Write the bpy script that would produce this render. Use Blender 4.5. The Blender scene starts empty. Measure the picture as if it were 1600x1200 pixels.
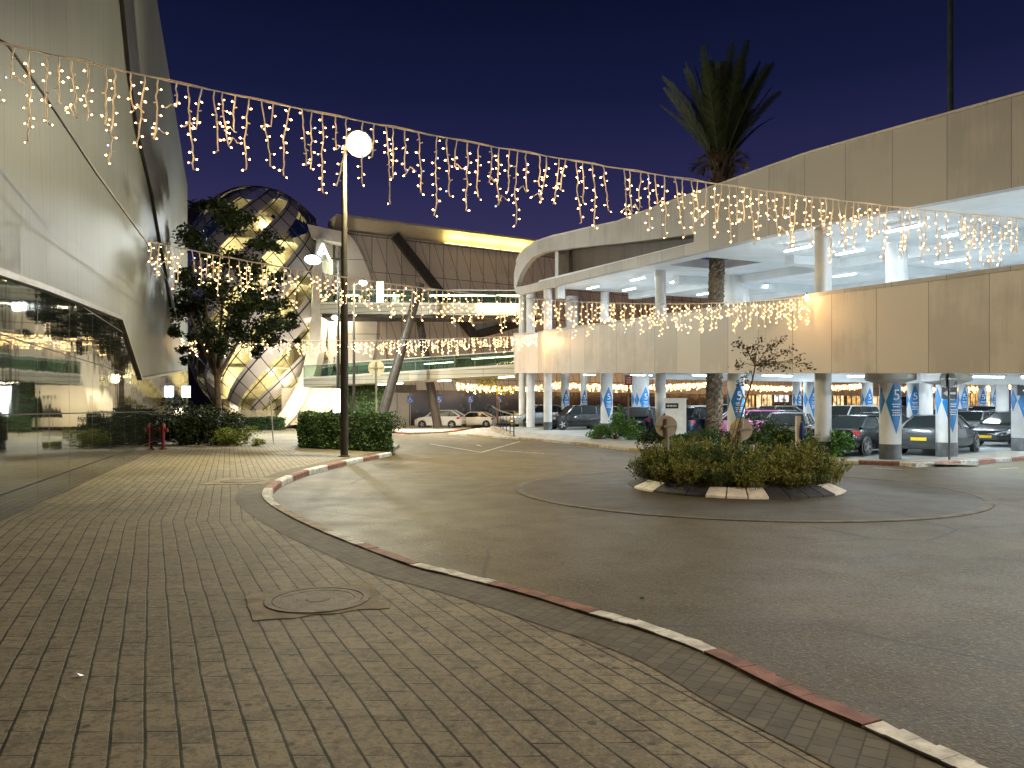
import bpy, bmesh, math, random
from mathutils import Vector, Matrix
R = math.radians
rnd = random.Random(7)
sc = bpy.context.scene
C = sc.collection

# ------------------------------------------------------------------ camera, sky, exposure
F, HZ, CZ = 1150.0, 640.0, 1.6
cam = bpy.data.objects.new("camera", bpy.data.cameras.new("camera"))
C.objects.link(cam)
cam.location = (0, 0, CZ); cam.rotation_euler = (R(90), 0, 0)
cam.data.sensor_width = 36; cam.data.lens = 36 * F / 1600
cam.data.shift_y = (HZ - 600) / 1600
cam.data.clip_end = 2000; cam.data.clip_start = 0.05
sc.camera = cam
w = bpy.data.worlds.new("World"); sc.world = w; w.use_nodes = True
nt = w.node_tree; nt.nodes.clear()
o_ = nt.nodes.new("ShaderNodeOutputWorld"); b_ = nt.nodes.new("ShaderNodeBackground")
tc = nt.nodes.new("ShaderNodeTexCoord"); sx = nt.nodes.new("ShaderNodeSeparateXYZ"); cr = nt.nodes.new("ShaderNodeValToRGB")
nt.links.new(tc.outputs["Generated"], sx.inputs[0]); nt.links.new(sx.outputs["Z"], cr.inputs[0])
e = cr.color_ramp.elements
e[0].position = 0.0; e[0].color = (.085, .06, .15, 1)
e[1].position = 1.0; e[1].color = (.003, .0032, .016, 1)
for p_, c_ in ((.20, (.050, .042, .120, 1)), (.29, (.025, .0245, .088, 1)), (.39, (.0085, .0120, .050, 1)), (.50, (.0036, .0062, .026, 1))):
    k_ = e.new(p_); k_.color = c_
nt.links.new(cr.outputs[0], b_.inputs[0]); b_.inputs[1].default_value = 0.64
nt.links.new(b_.outputs[0], o_.inputs[0])
sc.view_settings.view_transform = 'Standard'; sc.view_settings.look = 'None'
sc.view_settings.exposure = 0.45; sc.view_settings.gamma = 1.0
sc.cycles.use_denoising = True
sc.cycles.max_bounces = 7; sc.cycles.transparent_max_bounces = 12
sc.cycles.caustics_reflective = False; sc.cycles.caustics_refractive = False
sc.cycles.sample_clamp_indirect = 3.0; sc.cycles.sample_clamp_direct = 12.0

# ------------------------------------------------------------------ helpers
def W(px, py, Y): return Vector(((px - 800) / F * Y, Y, CZ + (HZ - py) / F * Y))
def Gd(px, py, z=0.0):
    Y = (CZ - z) * F / (py - HZ); return Vector(((px - 800) / F * Y, Y, z))
RZ = -0.12

class MB:
    def __init__(s): s.v = []; s.f = []; s.m = []
    def add(s, vs, fs, mi=0):
        o = len(s.v); s.v.extend([tuple(p) for p in vs])
        s.f.extend([tuple(i + o for i in f) for f in fs]); s.m.extend([mi] * len(fs)); return s
    def box(s, c, d, rz=0.0, mi=0, tilt=None):
        M = Matrix.Rotation(rz, 3, 'Z')
        if tilt is not None: M = M @ tilt
        vs = [Vector(c) + M @ Vector((x * d[0] / 2, y * d[1] / 2, z * d[2] / 2)) for z in (-1, 1) for y in (-1, 1) for x in (-1, 1)]
        return s.add(vs, [(0, 2, 3, 1), (4, 5, 7, 6), (0, 1, 5, 4), (2, 6, 7, 3), (0, 4, 6, 2), (1, 3, 7, 5)], mi)
    def beam(s, p0, p1, wd, dp, mi=0, up=(0, 0, 1)):
        p0 = Vector(p0); p1 = Vector(p1); t = (p1 - p0).normalized()
        u = Vector(up)
        if abs(t.dot(u)) > .98: u = Vector((0, 1, 0))
        a = t.cross(u).normalized(); b = a.cross(t).normalized()
        vs = []
        for p in (p0, p1):
            for x, y in ((-1, -1), (1, -1), (1, 1), (-1, 1)): vs.append(p + a * x * wd / 2 + b * y * dp / 2)
        return s.add(vs, [(3, 2, 1, 0), (4, 5, 6, 7), (0, 1, 5, 4), (1, 2, 6, 5), (2, 3, 7, 6), (3, 0, 4, 7)], mi)
    def tube(s, pts, rad, n=8, mi=0, cap=True):
        pts = [Vector(p) for p in pts]; k = len(pts)
        if not hasattr(rad, '__len__'): rad = [rad] * k
        vs = []; pa = None
        for i, p in enumerate(pts):
            t = (pts[min(i + 1, k - 1)] - pts[max(i - 1, 0)])
            t = t.normalized() if t.length > 1e-9 else Vector((0, 0, 1))
            if pa is None:
                u = Vector((0, 0, 1)) if abs(t.z) < .9 else Vector((1, 0, 0))
                pa = t.cross(u).normalized()
            else:
                pa = (pa - t * pa.dot(t)); pa = pa.normalized() if pa.length > 1e-6 else Vector((1, 0, 0))
            b = t.cross(pa)
            for j in range(n):
                a = 2 * math.pi * j / n; vs.append(p + (pa * math.cos(a) + b * math.sin(a)) * rad[i])
        fs = [(i * n + j, i * n + (j + 1) % n, (i + 1) * n + (j + 1) % n, (i + 1) * n + j) for i in range(k - 1) for j in range(n)]
        if cap: fs += [tuple(range(n - 1, -1, -1)), tuple(range((k - 1) * n, k * n))]
        return s.add(vs, fs, mi)
    def lathe(s, prof, n=16, c=(0, 0, 0), mi=0, axis='z', cap=True):
        vs = []; c = Vector(c)
        for r, z in prof:
            for j in range(n):
                a = 2 * math.pi * j / n
                if axis == 'z': p = (r * math.cos(a), r * math.sin(a), z)
                elif axis == 'y': p = (r * math.cos(a), z, r * math.sin(a))
                else: p = (z, r * math.cos(a), r * math.sin(a))
                vs.append(c + Vector(p))
        k = len(prof)
        fs = [(i * n + j, i * n + (j + 1) % n, (i + 1) * n + (j + 1) % n, (i + 1) * n + j) for i in range(k - 1) for j in range(n)]
        if cap: fs += [tuple(range(n - 1, -1, -1)), tuple(range((k - 1) * n, k * n))]
        return s.add(vs, fs, mi)
    def prism(s, pts, vec, mi=0):
        n = len(pts); vec = Vector(vec); pts = [Vector(p) for p in pts]
        vs = pts + [p + vec for p in pts]
        fs = [tuple(range(n)), tuple(range(2 * n - 1, n - 1, -1))] + [(i, (i + n), (i + 1) % n + n, (i + 1) % n) for i in range(n)]
        return s.add(vs, fs, mi)
    def quad(s, a, b, c, d, mi=0): return s.add([a, b, c, d], [(0, 1, 2, 3)], mi)
    def build(s, name, mats, parent=None, smooth=False, fix=True):
        me = bpy.data.meshes.new(name); me.from_pydata(s.v, [], s.f)
        if not isinstance(mats, (list, tuple)): mats = [mats]
        for m in mats: me.materials.append(m)
        if len(mats) > 1: me.polygons.foreach_set("material_index", s.m)
        if fix:
            bm = bmesh.new(); bm.from_mesh(me); bmesh.ops.recalc_face_normals(bm, faces=bm.faces); bm.to_mesh(me); bm.free()
        if smooth:
            me.shade_smooth()
            try: me.set_sharp_from_angle(angle=R(38))
            except Exception: pass
        me.update()
        o = bpy.data.objects.new(name, me); C.objects.link(o)
        if parent is not None: o.parent = parent
        return o

def tag(o, label=None, cat=None, group=None, kind=None):
    if label: o["label"] = label
    if cat: o["category"] = cat
    if group: o["group"] = group
    if kind: o["kind"] = kind
    return o
def thing(name, label, cat, loc=(0, 0, 0), rz=0.0, group=None):
    o = bpy.data.objects.new(name, None); C.objects.link(o); o.empty_display_size = .2
    o.location = loc; o.rotation_euler = (0, 0, rz)
    return tag(o, label, cat, group)
def kids(o): return list(o.children)
def copy_tree(o, parent=None):
    c = o.copy(); C.objects.link(c)
    if parent is not None: c.parent = parent
    for ch in kids(o): copy_tree(ch, c)
    return c
def light(kind, name, loc, energy, col, parent=None, rot=None, size=.2, spot=160, blend=.6, size_y=None):
    l = bpy.data.lights.new(name, kind); l.energy = energy; l.color = col
    if kind == 'AREA':
        l.size = size
        if size_y: l.shape = 'RECTANGLE'; l.size_y = size_y
    else: l.shadow_soft_size = size
    if kind == 'SPOT': l.spot_size = R(spot); l.spot_blend = blend
    o = bpy.data.objects.new(name, l); C.objects.link(o); o.location = loc
    if rot: o.rotation_euler = rot
    if parent is not None: o.parent = parent
    return o

# ------------------------------------------------------------------ materials
class N:
    def __init__(s, name):
        s.mat = bpy.data.materials.new(name); s.mat.use_nodes = True
        s.t = s.mat.node_tree; s.b = s.t.nodes["Principled BSDF"]; s.out = s.t.nodes["Material Output"]
    def n(s, typ, **kw):
        x = s.t.nodes.new("ShaderNode" + typ)
        for k, v in kw.items():
            if k.startswith('i_'):
                x.inputs[int(k[2:]) if k[2:].isdigit() else k[2:].replace('_', ' ')].default_value = v
            else: setattr(x, k, v)
        return x
    def l(s, a, b): s.t.links.new(a, b)
    def math(s, op, a, b=None, c=None):
        x = s.n("Math", operation=op)
        for i, v in enumerate((a, b, c)):
            if v is None: continue
            if isinstance(v, (int, float)): x.inputs[i].default_value = v
            else: s.l(v, x.inputs[i])
        return x.outputs[0]
    def mix(s, fac, a, b):
        x = s.n("Mix", data_type='RGBA')
        for i, v in ((0, fac), (6, a), (7, b)):
            if isinstance(v, (int, float)): x.inputs[i].default_value = v
            elif isinstance(v, tuple): x.inputs[i].default_value = v if len(v) == 4 else v + (1,)
            else: s.l(v, x.inputs[i])
        return x.outputs[2]
    def ramp(s, v, p0, p1, c0=(0, 0, 0, 1), c1=(1, 1, 1, 1)):
        x = s.n("ValToRGB"); x.color_ramp.elements[0].position = p0; x.color_ramp.elements[1].position = p1
        x.color_ramp.elements[0].color = c0; x.color_ramp.elements[1].color = c1; s.l(v, x.inputs[0]); return x.outputs[0]
    def noise(s, vec, scale, detail=4, rough=.55):
        x = s.n("TexNoise"); x.inputs["Scale"].default_value = scale; x.inputs["Detail"].default_value = detail; x.inputs["Roughness"].default_value = rough
        if vec is not None: s.l(vec, x.inputs["Vector"])
        return x.outputs["Fac"]
    def coords(s):
        x = s.n("TexCoord"); return x.outputs["Object"]
    def bump(s, h, st, dist=.01):
        x = s.n("Bump"); x.inputs["Strength"].default_value = st; x.inputs["Distance"].default_value = dist
        s.l(h, x.inputs["Height"]); s.l(x.outputs[0], s.b.inputs["Normal"])
def mat(name, col, rough=.6, metal=0.0, var=.18, scale=3.0, bump=0.0, bscale=30.0, spec=.5, coat=0.0):
    n = N(name); co = n.coords()
    nz = n.noise(co, scale, 5)
    d = tuple(c * (1 - var) for c in col); u = tuple(min(1, c * (1 + var)) for c in col)
    n.l(n.mix(n.ramp(nz, .38, .62), d, u), n.b.inputs["Base Color"])
    n.l(n.math('ADD', n.math('MULTIPLY', n.noise(co, scale * 4, 3), .2), max(.02, rough - .1)), n.b.inputs["Roughness"])
    n.b.inputs["Metallic"].default_value = metal; n.b.inputs["Specular IOR Level"].default_value = spec
    if coat: n.b.inputs["Coat Weight"].default_value = coat; n.b.inputs["Coat Roughness"].default_value = .05
    if bump: n.bump(n.noise(co, bscale, 4), bump)
    return n.mat
def emit(name, col, strength, sampling='AUTO'):
    n = N(name); n.b.inputs["Base Color"].default_value = tuple(min(1, c) for c in col) + (1,)
    n.b.inputs["Emission Color"].default_value = tuple(col) + (1,); n.b.inputs["Emission Strength"].default_value = strength
    try: n.mat.cycles.emission_sampling = sampling
    except Exception: pass
    return n.mat
def glass(name, tint=(.8, .9, .88), alpha=.25, rough=.03):
    n = N(name); n.t.nodes.remove(n.b)
    tr = n.n("BsdfTransparent"); tr.inputs[0].default_value = tint + (1,)
    gl = n.n("BsdfGlossy"); gl.inputs["Roughness"].default_value = rough; gl.inputs[0].default_value = (.9, .95, .95, 1)
    fr = n.n("Fresnel"); fr.inputs[0].default_value = 1.5
    f = n.math('ADD', fr.outputs[0], alpha); m = n.n("MixShader")
    n.l(f, m.inputs[0]); n.l(tr.outputs[0], m.inputs[1]); n.l(gl.outputs[0], m.inputs[2]); n.l(m.outputs[0], n.out.inputs[0])
    return n.mat

M = {}
M['dark_metal'] = mat('dark_metal', (.075, .07, .062), .45, .3)
M['pole'] = mat('pole_paint', (.04, .035, .026), .6, .1, spec=.25)
M['grey_metal'] = mat('galvanised_metal', (.33, .32, .29), .5, .5)
M['black'] = mat('black_paint', (.02, .02, .022), .5)
M['white_paint'] = mat('white_paint', (.72, .72, .70), .6, var=.08)
M['ceiling'] = mat('ceiling_paint', (.80, .83, .84), .75, var=.07, scale=.6)
M['column'] = mat('column_paint', (.66, .66, .65), .6, var=.08, scale=1.2)
M['base_grey'] = mat('grey_base_paint', (.07, .075, .08), .6, var=.3)
M['blue'] = mat('blue_vinyl', (.004, .135, .36), .4, var=.05)
M['red_vinyl'] = mat('red_vinyl', (.55, .05, .05), .4, var=.05)
M['sign_white'] = mat('sign_white', (.8, .8, .8), .4, var=.02)
M['sign_black'] = mat('sign_black', (.012, .014, .016), .4)
M['sign_back'] = mat('sign_back', (.52, .46, .38), .5, .1, var=.15)
M['yellow_sticker'] = mat('yellow_sticker', (.75, .55, .02), .5, var=.03)
M['sign_blue'] = mat('sign_blue', (.02, .10, .55), .4, var=.03)
M['red_paint'] = mat('red_paint', (.17, .010, .012), .45, var=.15)
M['kerb_white'] = mat('kerb_white_paint', (.62, .60, .54), .75, var=.28, scale=7, bump=.4, bscale=40)
M['kerb_red'] = mat('kerb_red_paint', (.23, .105, .075), .75, var=.3, scale=7, bump=.4, bscale=40)
M['kerb_bare'] = mat('kerb_bare_concrete', (.40, .34, .24), .85, var=.25, scale=7, bump=.4, bscale=40)
M['kerb_yellow'] = mat('kerb_worn_yellow', (.30, .215, .105), .8, var=.35, scale=5, bump=.3)
M['kerb_dark'] = mat('kerb_dark_paint', (.03, .03, .033), .75, var=.3, scale=7)
M['concrete'] = mat('concrete', (.34, .31, .26), .85, var=.2, scale=2, bump=.3)
M['floor'] = mat('garage_floor', (.30, .32, .32), .6, var=.22, scale=.5, bump=.15)
M['soil'] = mat('soil', (.06, .045, .03), .95, var=.4, scale=8, bump=.6)
M['bark'] = mat('bark', (.13, .085, .05), .9, var=.35, scale=6, bump=.8, bscale=14)
M['palm_bark'] = mat('palm_bark', (.10, .072, .045), .95, var=.45, scale=5, bump=.8, bscale=12)
M['stake'] = mat('wood_stake', (.30, .22, .13), .85, var=.2)
def leafmat(name, c0, c1, trans=.25):
    n = N(name); g = n.n("NewGeometry")
    n.l(n.mix(g.outputs["Random Per Island"], c0, c1), n.b.inputs["Base Color"])
    n.b.inputs["Roughness"].default_value = .55; n.b.inputs["Specular IOR Level"].default_value = .15
    return n.mat
M['leaf_dark'] = leafmat('dark_leaf', (.013, .024, .008), (.042, .058, .020))
M['leaf_hedge'] = leafmat('hedge_leaf', (.022, .06, .018), (.07, .13, .04))
M['leaf_yellow'] = leafmat('yellow_green_leaf', (.10, .15, .02), (.22, .25, .05))
M['leaf_olive'] = leafmat('olive_leaf', (.11, .15, .03), (.34, .34, .09))
M['leaf_bright'] = leafmat('fresh_leaf', (.045, .13, .03), (.12, .24, .06))
M['leaf_dry'] = leafmat('dry_leaf', (.07, .055, .025), (.15, .11, .05))
M['leaf_palm'] = leafmat('palm_leaf', (.020, .032, .014), (.055, .070, .030))
M['tyre'] = mat('tyre_rubber', (.018, .018, .018), .8)
M['rim'] = mat('wheel_alloy', (.5, .5, .5), .3, .8, var=.05)
M['car_glass'] = mat('car_glass', (.006, .009, .010), .12, 0, var=.1, spec=.4, scale=.3)
M['plate'] = mat('yellow_plate', (.75, .5, .03), .4, var=.05)
M['headlight'] = mat('headlight_lens', (.7, .75, .78), .12, .3, var=.05)
M['taillight'] = mat('taillight_lens', (.45, .015, .015), .15, var=.05, spec=.9)
M['plastic'] = mat('black_plastic', (.02, .02, .02), .55)
M['bulb'] = emit('warm_led', (1.0, .57, .21), 60)
M['bulb_blue'] = emit('blue_led', (.35, .5, 1.0), 5)
M['wire'] = mat('cream_wire', (.86, .82, .72), .5, var=.04)
M['tube'] = emit('fluorescent_tube', (.80, .93, 1.0), 330)
M['cove'] = emit('cove_light', (1.0, .78, .25), 5)
M['lamp_lens'] = emit('lamp_lens', (1.0, .97, .78), 120)
M['lamp_lens_cool'] = emit('lamp_lens_cool', (.85, .97, 1.0), 90)
M['sign_glow'] = emit('lit_sign', (.85, .95, 1.0), 4.5)
M['letter_glow'] = emit('lit_letter', (.9, .97, 1.0), 3)
M['warm_glow'] = emit('warm_light_strip', (1.0, .88, .62), 14)
M['white_glow'] = emit('white_light_panel', (1.0, .95, .82), 6)
M['glass_rail'] = glass('rail_glass', (.72, .85, .78), .10)
M['dome_glass'] = glass('dome_glass', (.85, .88, .72), .06)
M['dome_panel'] = mat('dome_panel', (.50, .47, .47), .45, .05, var=.08, scale=.4)
M['fin'] = mat('white_fin', (.70, .66, .58), .5, var=.06)
M['beam_brown'] = mat('brown_beam', (.05, .042, .036), .55, .2, spec=.3)
M['recess'] = mat('recess_brown', (.10, .075, .055), .6, var=.12, scale=.6)
M['shop_dark'] = mat('dark_shopfront', (.022, .014, .012), .25, var=.3, scale=.3)
M['door_white'] = mat('door_paint', (.45, .42, .36), .6, var=.05)
M['wall_warm'] = mat('entrance_wall', (.66, .60, .50), .6, var=.06, scale=.5)

def panel_mat(name, col, dx, dz=None, off=0.0, lw=.012, rough=.5, metal=0.0, diag=None, var=.11, along='x', z0=0.0):
    """cladding panels: dark joints at even spacing along the wall and, if asked, up it"""
    n = N(name); co = n.coords(); s = n.n("SeparateXYZ"); n.l(co, s.inputs[0])
    X = s.outputs[0]; Z = s.outputs[2]
    def line(v, d, o, wd):
        f = n.math('FRACT', n.math('DIVIDE', n.math('ADD', v, o), d))
        return n.math('LESS_THAN', n.math('ABSOLUTE', n.math('SUBTRACT', f, .5)), wd / d)
    j = line(X, dx, off, lw)
    if dz: j = n.math('MAXIMUM', j, line(Z, dz, z0, lw))
    if diag: j = n.math('MAXIMUM', j, line(n.math('ADD', X, n.math('MULTIPLY', Z, diag)), dx, off + dx * .3, lw * .9))
    cell = n.n("TexWhiteNoise", noise_dimensions='1D'); n.l(n.math('FLOOR', n.math('ADD', n.math('DIVIDE', n.math('ADD', X, off), dx), .5)), cell.inputs["W"])
    nz = n.noise(co, .7, 6); tone = n.math('ADD', n.math('MULTIPLY', cell.outputs[0], .5), n.math('MULTIPLY', nz, .9))
    # faint vertical rain streaks
    mp = n.n("Mapping"); mp.inputs["Scale"].default_value = (5, 5, .25); n.l(co, mp.inputs[0])
    st = n.noise(mp.outputs[0], 1.0, 5, .7)
    tone = n.math('ADD', tone, n.math('MULTIPLY', st, .6))
    c = n.mix(n.ramp(tone, .78, 1.22), tuple(x * (1 - var) for x in col), tuple(min(1, x * (1 + var)) for x in col))
    n.l(n.mix(j, c, tuple(x * .3 for x in col)), n.b.inputs["Base Color"])
    n.b.inputs["Roughness"].default_value = rough; n.b.inputs["Metallic"].default_value = metal
    n.bump(n.math('MULTIPLY', j, -1.0), .5, .01)
    return n.mat
M['garage_panel'] = panel_mat('garage_cladding', (.62, .575, .515), 1.86, None, .0, .009, .45)
M['fascia'] = panel_mat('upper_cladding', (.44, .42, .395), 1.86, None, .6, .009, .45)
M['mall_panel'] = panel_mat('mall_cladding', (.50, .45, .395), 1.5, 3.4, 0, .035, .5, diag=.36, var=.10, z0=.4)
M['deck_edge'] = panel_mat('bridge_cladding', (.46, .43, .33), 6.0, .34, 0, .018, .5)

def skin_mat():
    n = N('brushed_metal_cladding'); co = n.coords()
    mp = n.n("Mapping"); mp.inputs["Scale"].default_value = (6, 6, .12); n.l(co, mp.inputs[0])
    st = n.noise(mp.outputs[0], 1.5, 6, .65); big = n.noise(co, .18, 3)
    s = n.n("SeparateXYZ"); n.l(co, s.inputs[0]); X = s.outputs[0]; Z = s.outputs[2]
    def line(v, d, wd): return n.math('LESS_THAN', n.math('ABSOLUTE', n.math('SUBTRACT', n.math('FRACT', n.math('DIVIDE', v, d)), .5)), wd / d)
    j = n.math('MAXIMUM', line(X, 1.35, .013), line(n.math('ADD', X, n.math('MULTIPLY', Z, .22)), 2.7, .018))
    c = n.mix(n.ramp(n.math('ADD', n.math('MULTIPLY', st, .6), n.math('MULTIPLY', big, .4)), .35, .65), (.080, .084, .080), (.155, .162, .152))
    n.l(n.mix(j, c, (.08, .08, .07)), n.b.inputs["Base Color"])
    n.b.inputs["Metallic"].default_value = .30; n.b.inputs["Specular IOR Level"].default_value = .10
    n.l(n.math('ADD', n.math('MULTIPLY', st, .30), .40), n.b.inputs["Roughness"])
    mp2 = n.n("Mapping"); mp2.inputs["Scale"].default_value = (14, 14, .5); n.l(co, mp2.inputs[0])
    n.bump(n.noise(mp2.outputs[0], 1.0, 4), .10, .03)
    return n.mat
M['skin'] = skin_mat()
def mirror_glass():
    n = N('dark_mirror_glass'); co = n.coords()
    s = n.n("SeparateXYZ"); n.l(co, s.inputs[0])
    def line(v, d, wd): return n.math('LESS_THAN', n.math('ABSOLUTE', n.math('SUBTRACT', n.math('FRACT', n.math('DIVIDE', v, d)), .5)), wd / d)
    j = n.math('MAXIMUM', line(s.outputs[0], 2.4, .010), line(n.math('ADD', s.outputs[2], .2), 1.15, .012))
    n.l(n.mix(j, (.115, .125, .105), (.02, .02, .02)), n.b.inputs["Base Color"])
    n.b.inputs["Metallic"].default_value = .92
    n.l(n.math('ADD', n.math('MULTIPLY', j, .5), .035), n.b.inputs["Roughness"])
    mp = n.n("Mapping"); mp.inputs["Scale"].default_value = (.9, .9, .35); n.l(co, mp.inputs[0])
    n.bump(n.noise(mp.outputs[0], 1.1, 2), .05, .12)
    return n.mat
M['mirror'] = mirror_glass()

def paving():
    n = N('concrete_pavers'); co = n.coords(); s = n.n("SeparateXYZ"); n.l(co, s.inputs[0]); X = s.outputs[0]; Y = s.outputs[1]
    wob = n.noise(co, .55, 2)
    xs = n.math('ADD', X, n.math('MULTIPLY', n.math('MINIMUM', Y, 10.6), .49))
    xs = n.math('ADD', xs, n.math('MULTIPLY', n.math('MAXIMUM', n.math('SUBTRACT', Y, 10.6), 0), .385))
    xs = n.math('ADD', xs, n.math('MULTIPLY', wob, .055))
    cv = n.n("CombineXYZ"); n.l(n.math('ADD', Y, n.math('MULTIPLY', wob, .08)), cv.inputs[0]); n.l(xs, cv.inputs[1])
    br = n.n("TexBrick"); br.offset = .5; br.inputs["Scale"].default_value = 1
    br.inputs["Brick Width"].default_value = .255; br.inputs["Row Height"].default_value = .168
    br.inputs["Mortar Size"].default_value = .006; br.inputs["Mortar Smooth"].default_value = .3; br.inputs["Bias"].default_value = 0
    br.inputs["Color1"].default_value = (0, 0, 0, 1); br.inputs["Color2"].default_value = (1, 1, 1, 1); br.inputs["Mortar"].default_value = (.5, .5, .5, 1)
    n.l(cv.outputs[0], br.inputs["Vector"])
    fr = n.math('ABSOLUTE', n.math('SUBTRACT', n.math('FRACT', n.math('DIVIDE', n.math('ADD', xs, n.math('MULTIPLY', n.noise(co, 22, 3), .012)), .168)), .5))
    lng = n.ramp(n.math('SUBTRACT', .5, fr), .026, .054, (1, 1, 1, 1), (0, 0, 0, 1))
    base = n.mix(br.outputs["Color"], (.235, .200, .135), (.305, .262, .178))
    big = n.noise(co, .45, 4, .5); fine = n.noise(co, 60, 2, .5); mid = n.noise(co, 4, 3, .5)
    base = n.mix(n.math('MULTIPLY', n.ramp(big, .44, .60), .5), base, (.125, .108, .078))
    base = n.mix(n.math('MULTIPLY', n.ramp(mid, .49, .62), .6), base, (.14, .12, .09))
    base = n.mix(n.math('MULTIPLY', n.ramp(fine, .5, .6), .4), base, (.33, .295, .23))
    grit = n.noise(co, 15, 2, .5); spk = n.noise(co, 48, 1, .5)
    base = n.mix(n.math('MULTIPLY', n.ramp(grit, .50, .66), .60), base, (.11, .092, .063))
    base = n.mix(n.math('MULTIPLY', n.ramp(spk, .56, .68), .55), base, (.085, .070, .048))
    base = n.mix(n.math('MULTIPLY', n.ramp(n.noise(co, 21, 2, .5), .55, .68), .45), base, (.37, .32, .23))
    vo = n.n("TexVoronoi"); vo.inputs["Scale"].default_value = 5.2; n.l(co, vo.inputs["Vector"])
    gum = n.ramp(n.math('ADD', vo.outputs["Distance"], n.math('MULTIPLY', mid, .10)), .15, .20, (1, 1, 1, 1), (0, 0, 0, 1))
    base = n.mix(n.math('MULTIPLY', gum, .75), base, (.05, .044, .034))
    moss = n.ramp(n.noise(co, .8, 3), .5, .62)
    jc = n.mix(n.math('MULTIPLY', moss, .7), (.008, .007, .006), (.022, .036, .009))
    base = n.mix(n.math('MULTIPLY', br.outputs["Fac"], n.ramp(mid, .35, .6)), base, jc)
    base = n.mix(n.math('MULTIPLY', lng, .95), base, jc)
    n.l(base, n.b.inputs["Base Color"]); n.b.inputs["Roughness"].default_value = .72
    h = n.math('SUBTRACT', n.math('ADD', n.math('MULTIPLY', fine, .35), n.math('MULTIPLY', grit, .5)), n.math('MAXIMUM', br.outputs["Fac"], lng))
    h = n.math('ADD', h, n.math('MULTIPLY', br.outputs["Color"], .35))
    n.bump(h, .40, .006)
    n.b.inputs["Specular IOR Level"].default_value = .2
    return n.mat
M['paving'] = paving()
def setts():
    n = N('small_dark_setts'); co = n.coords()
    br = n.n("TexBrick"); br.inputs["Scale"].default_value = 1; br.inputs["Brick Width"].default_value = .11; br.inputs["Row Height"].default_value = .11
    br.inputs["Mortar Size"].default_value = .005; br.inputs["Color1"].default_value = (.075, .064, .045, 1); br.inputs["Color2"].default_value = (.135, .115, .082, 1); br.inputs["Mortar"].default_value = (.03, .028, .02, 1)
    mp = n.n("Mapping"); mp.inputs["Rotation"].default_value = (0, 0, R(-58)); n.l(co, mp.inputs[0]); n.l(mp.outputs[0], br.inputs["Vector"])
    nz = n.noise(co, 5, 5, .7)
    n.l(n.mix(n.math('MULTIPLY', n.ramp(nz, .4, .7), .5), br.outputs["Color"], (.17, .145, .105)), n.b.inputs["Base Color"])
    n.b.inputs["Roughness"].default_value = .8; n.bump(n.math('ADD', n.math('MULTIPLY', nz, .4), n.math('MULTIPLY', br.outputs["Fac"], -1)), .5, .008)
    return n.mat
M['setts'] = setts()
def asphalt(name, c0, c1):
    n = N(name); co = n.coords()
    big = n.noise(co, .16, 4, .5); mid = n.noise(co, 1.6, 4, .5); fine = n.noise(co, 55, 1, .5)
    b = n.mix(n.ramp(big, .42, .58), c0, c1)
    b = n.mix(n.math('MULTIPLY', n.ramp(mid, .5, .64), .25), b, tuple(c * .6 for c in c0))
    b = n.mix(n.math('MULTIPLY', n.ramp(fine, .54, .70), .6), b, tuple(min(1, c * 2.6) for c in c1))
    b = n.mix(n.math('MULTIPLY', n.ramp(n.noise(co, 24, 2, .5), .50, .66), .6), b, tuple(c * .35 for c in c0))
    vo = n.n("TexVoronoi"); vo.inputs["Scale"].default_value = .8; n.l(co, vo.inputs["Vector"])
    oil = n.ramp(n.math('ADD', vo.outputs["Distance"], n.math('MULTIPLY', mid, .2)), .16, .26, (1, 1, 1, 1), (0, 0, 0, 1))
    b = n.mix(n.math('MULTIPLY', oil, .3), b, (.03, .028, .025))
    # tyre-polished tracks sweeping round the island, a few hairline cracks and pale dusty patches
    s = n.n("SeparateXYZ"); n.l(co, s.inputs[0])
    dx = n.math('SUBTRACT', s.outputs[0], 4.79); dy = n.math('SUBTRACT', s.outputs[1], 15.9)
    rad = n.math('SQRT', n.math('ADD', n.math('MULTIPLY', dx, dx), n.math('MULTIPLY', dy, dy)))
    cv = n.n("CombineXYZ"); n.l(rad, cv.inputs[0]); n.l(n.math('MULTIPLY', n.math('ARCTAN2', dy, dx), .7), cv.inputs[1])
    trk = n.noise(cv.outputs[0], 1.15, 4, .6)
    b = n.mix(n.math('MULTIPLY', n.ramp(trk, .50, .62), .20), b, tuple(c * .55 for c in c0))
    b = n.mix(n.math('MULTIPLY', n.ramp(n.noise(co, .5, 4, .6), .53, .64), .18), b, tuple(c * 1.7 for c in c1))
    vc = n.n("TexVoronoi", feature='DISTANCE_TO_EDGE'); vc.inputs["Scale"].default_value = .33
    wv = n.n("Mix", data_type='VECTOR'); wv.inputs[0].default_value = .12; n.l(co, wv.inputs[4])
    nv = n.n("TexNoise"); nv.inputs["Scale"].default_value = 1.4; nv.inputs["Detail"].default_value = 6; n.l(co, nv.inputs["Vector"]); n.l(nv.outputs["Color"], wv.inputs[5]); n.l(wv.outputs[1], vc.inputs["Vector"])
    crk = n.ramp(vc.outputs["Distance"], .002, .009, (1, 1, 1, 1), (0, 0, 0, 1))
    b = n.mix(n.math('MULTIPLY', n.math('MULTIPLY', crk, n.ramp(n.noise(co, .22, 2), .47, .55)), .8), b, (.018, .016, .013))
    n.l(b, n.b.inputs["Base Color"])
    n.l(n.math('ADD', n.math('MULTIPLY', mid, .25), .48), n.b.inputs["Roughness"])
    n.b.inputs["Specular IOR Level"].default_value = .25
    n.bump(n.math('ADD', fine, n.math('MULTIPLY', mid, .6)), .45, .008)
    return n.mat
M['asphalt'] = asphalt('asphalt', (.062, .047, .018), (.088, .067, .027))
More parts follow.
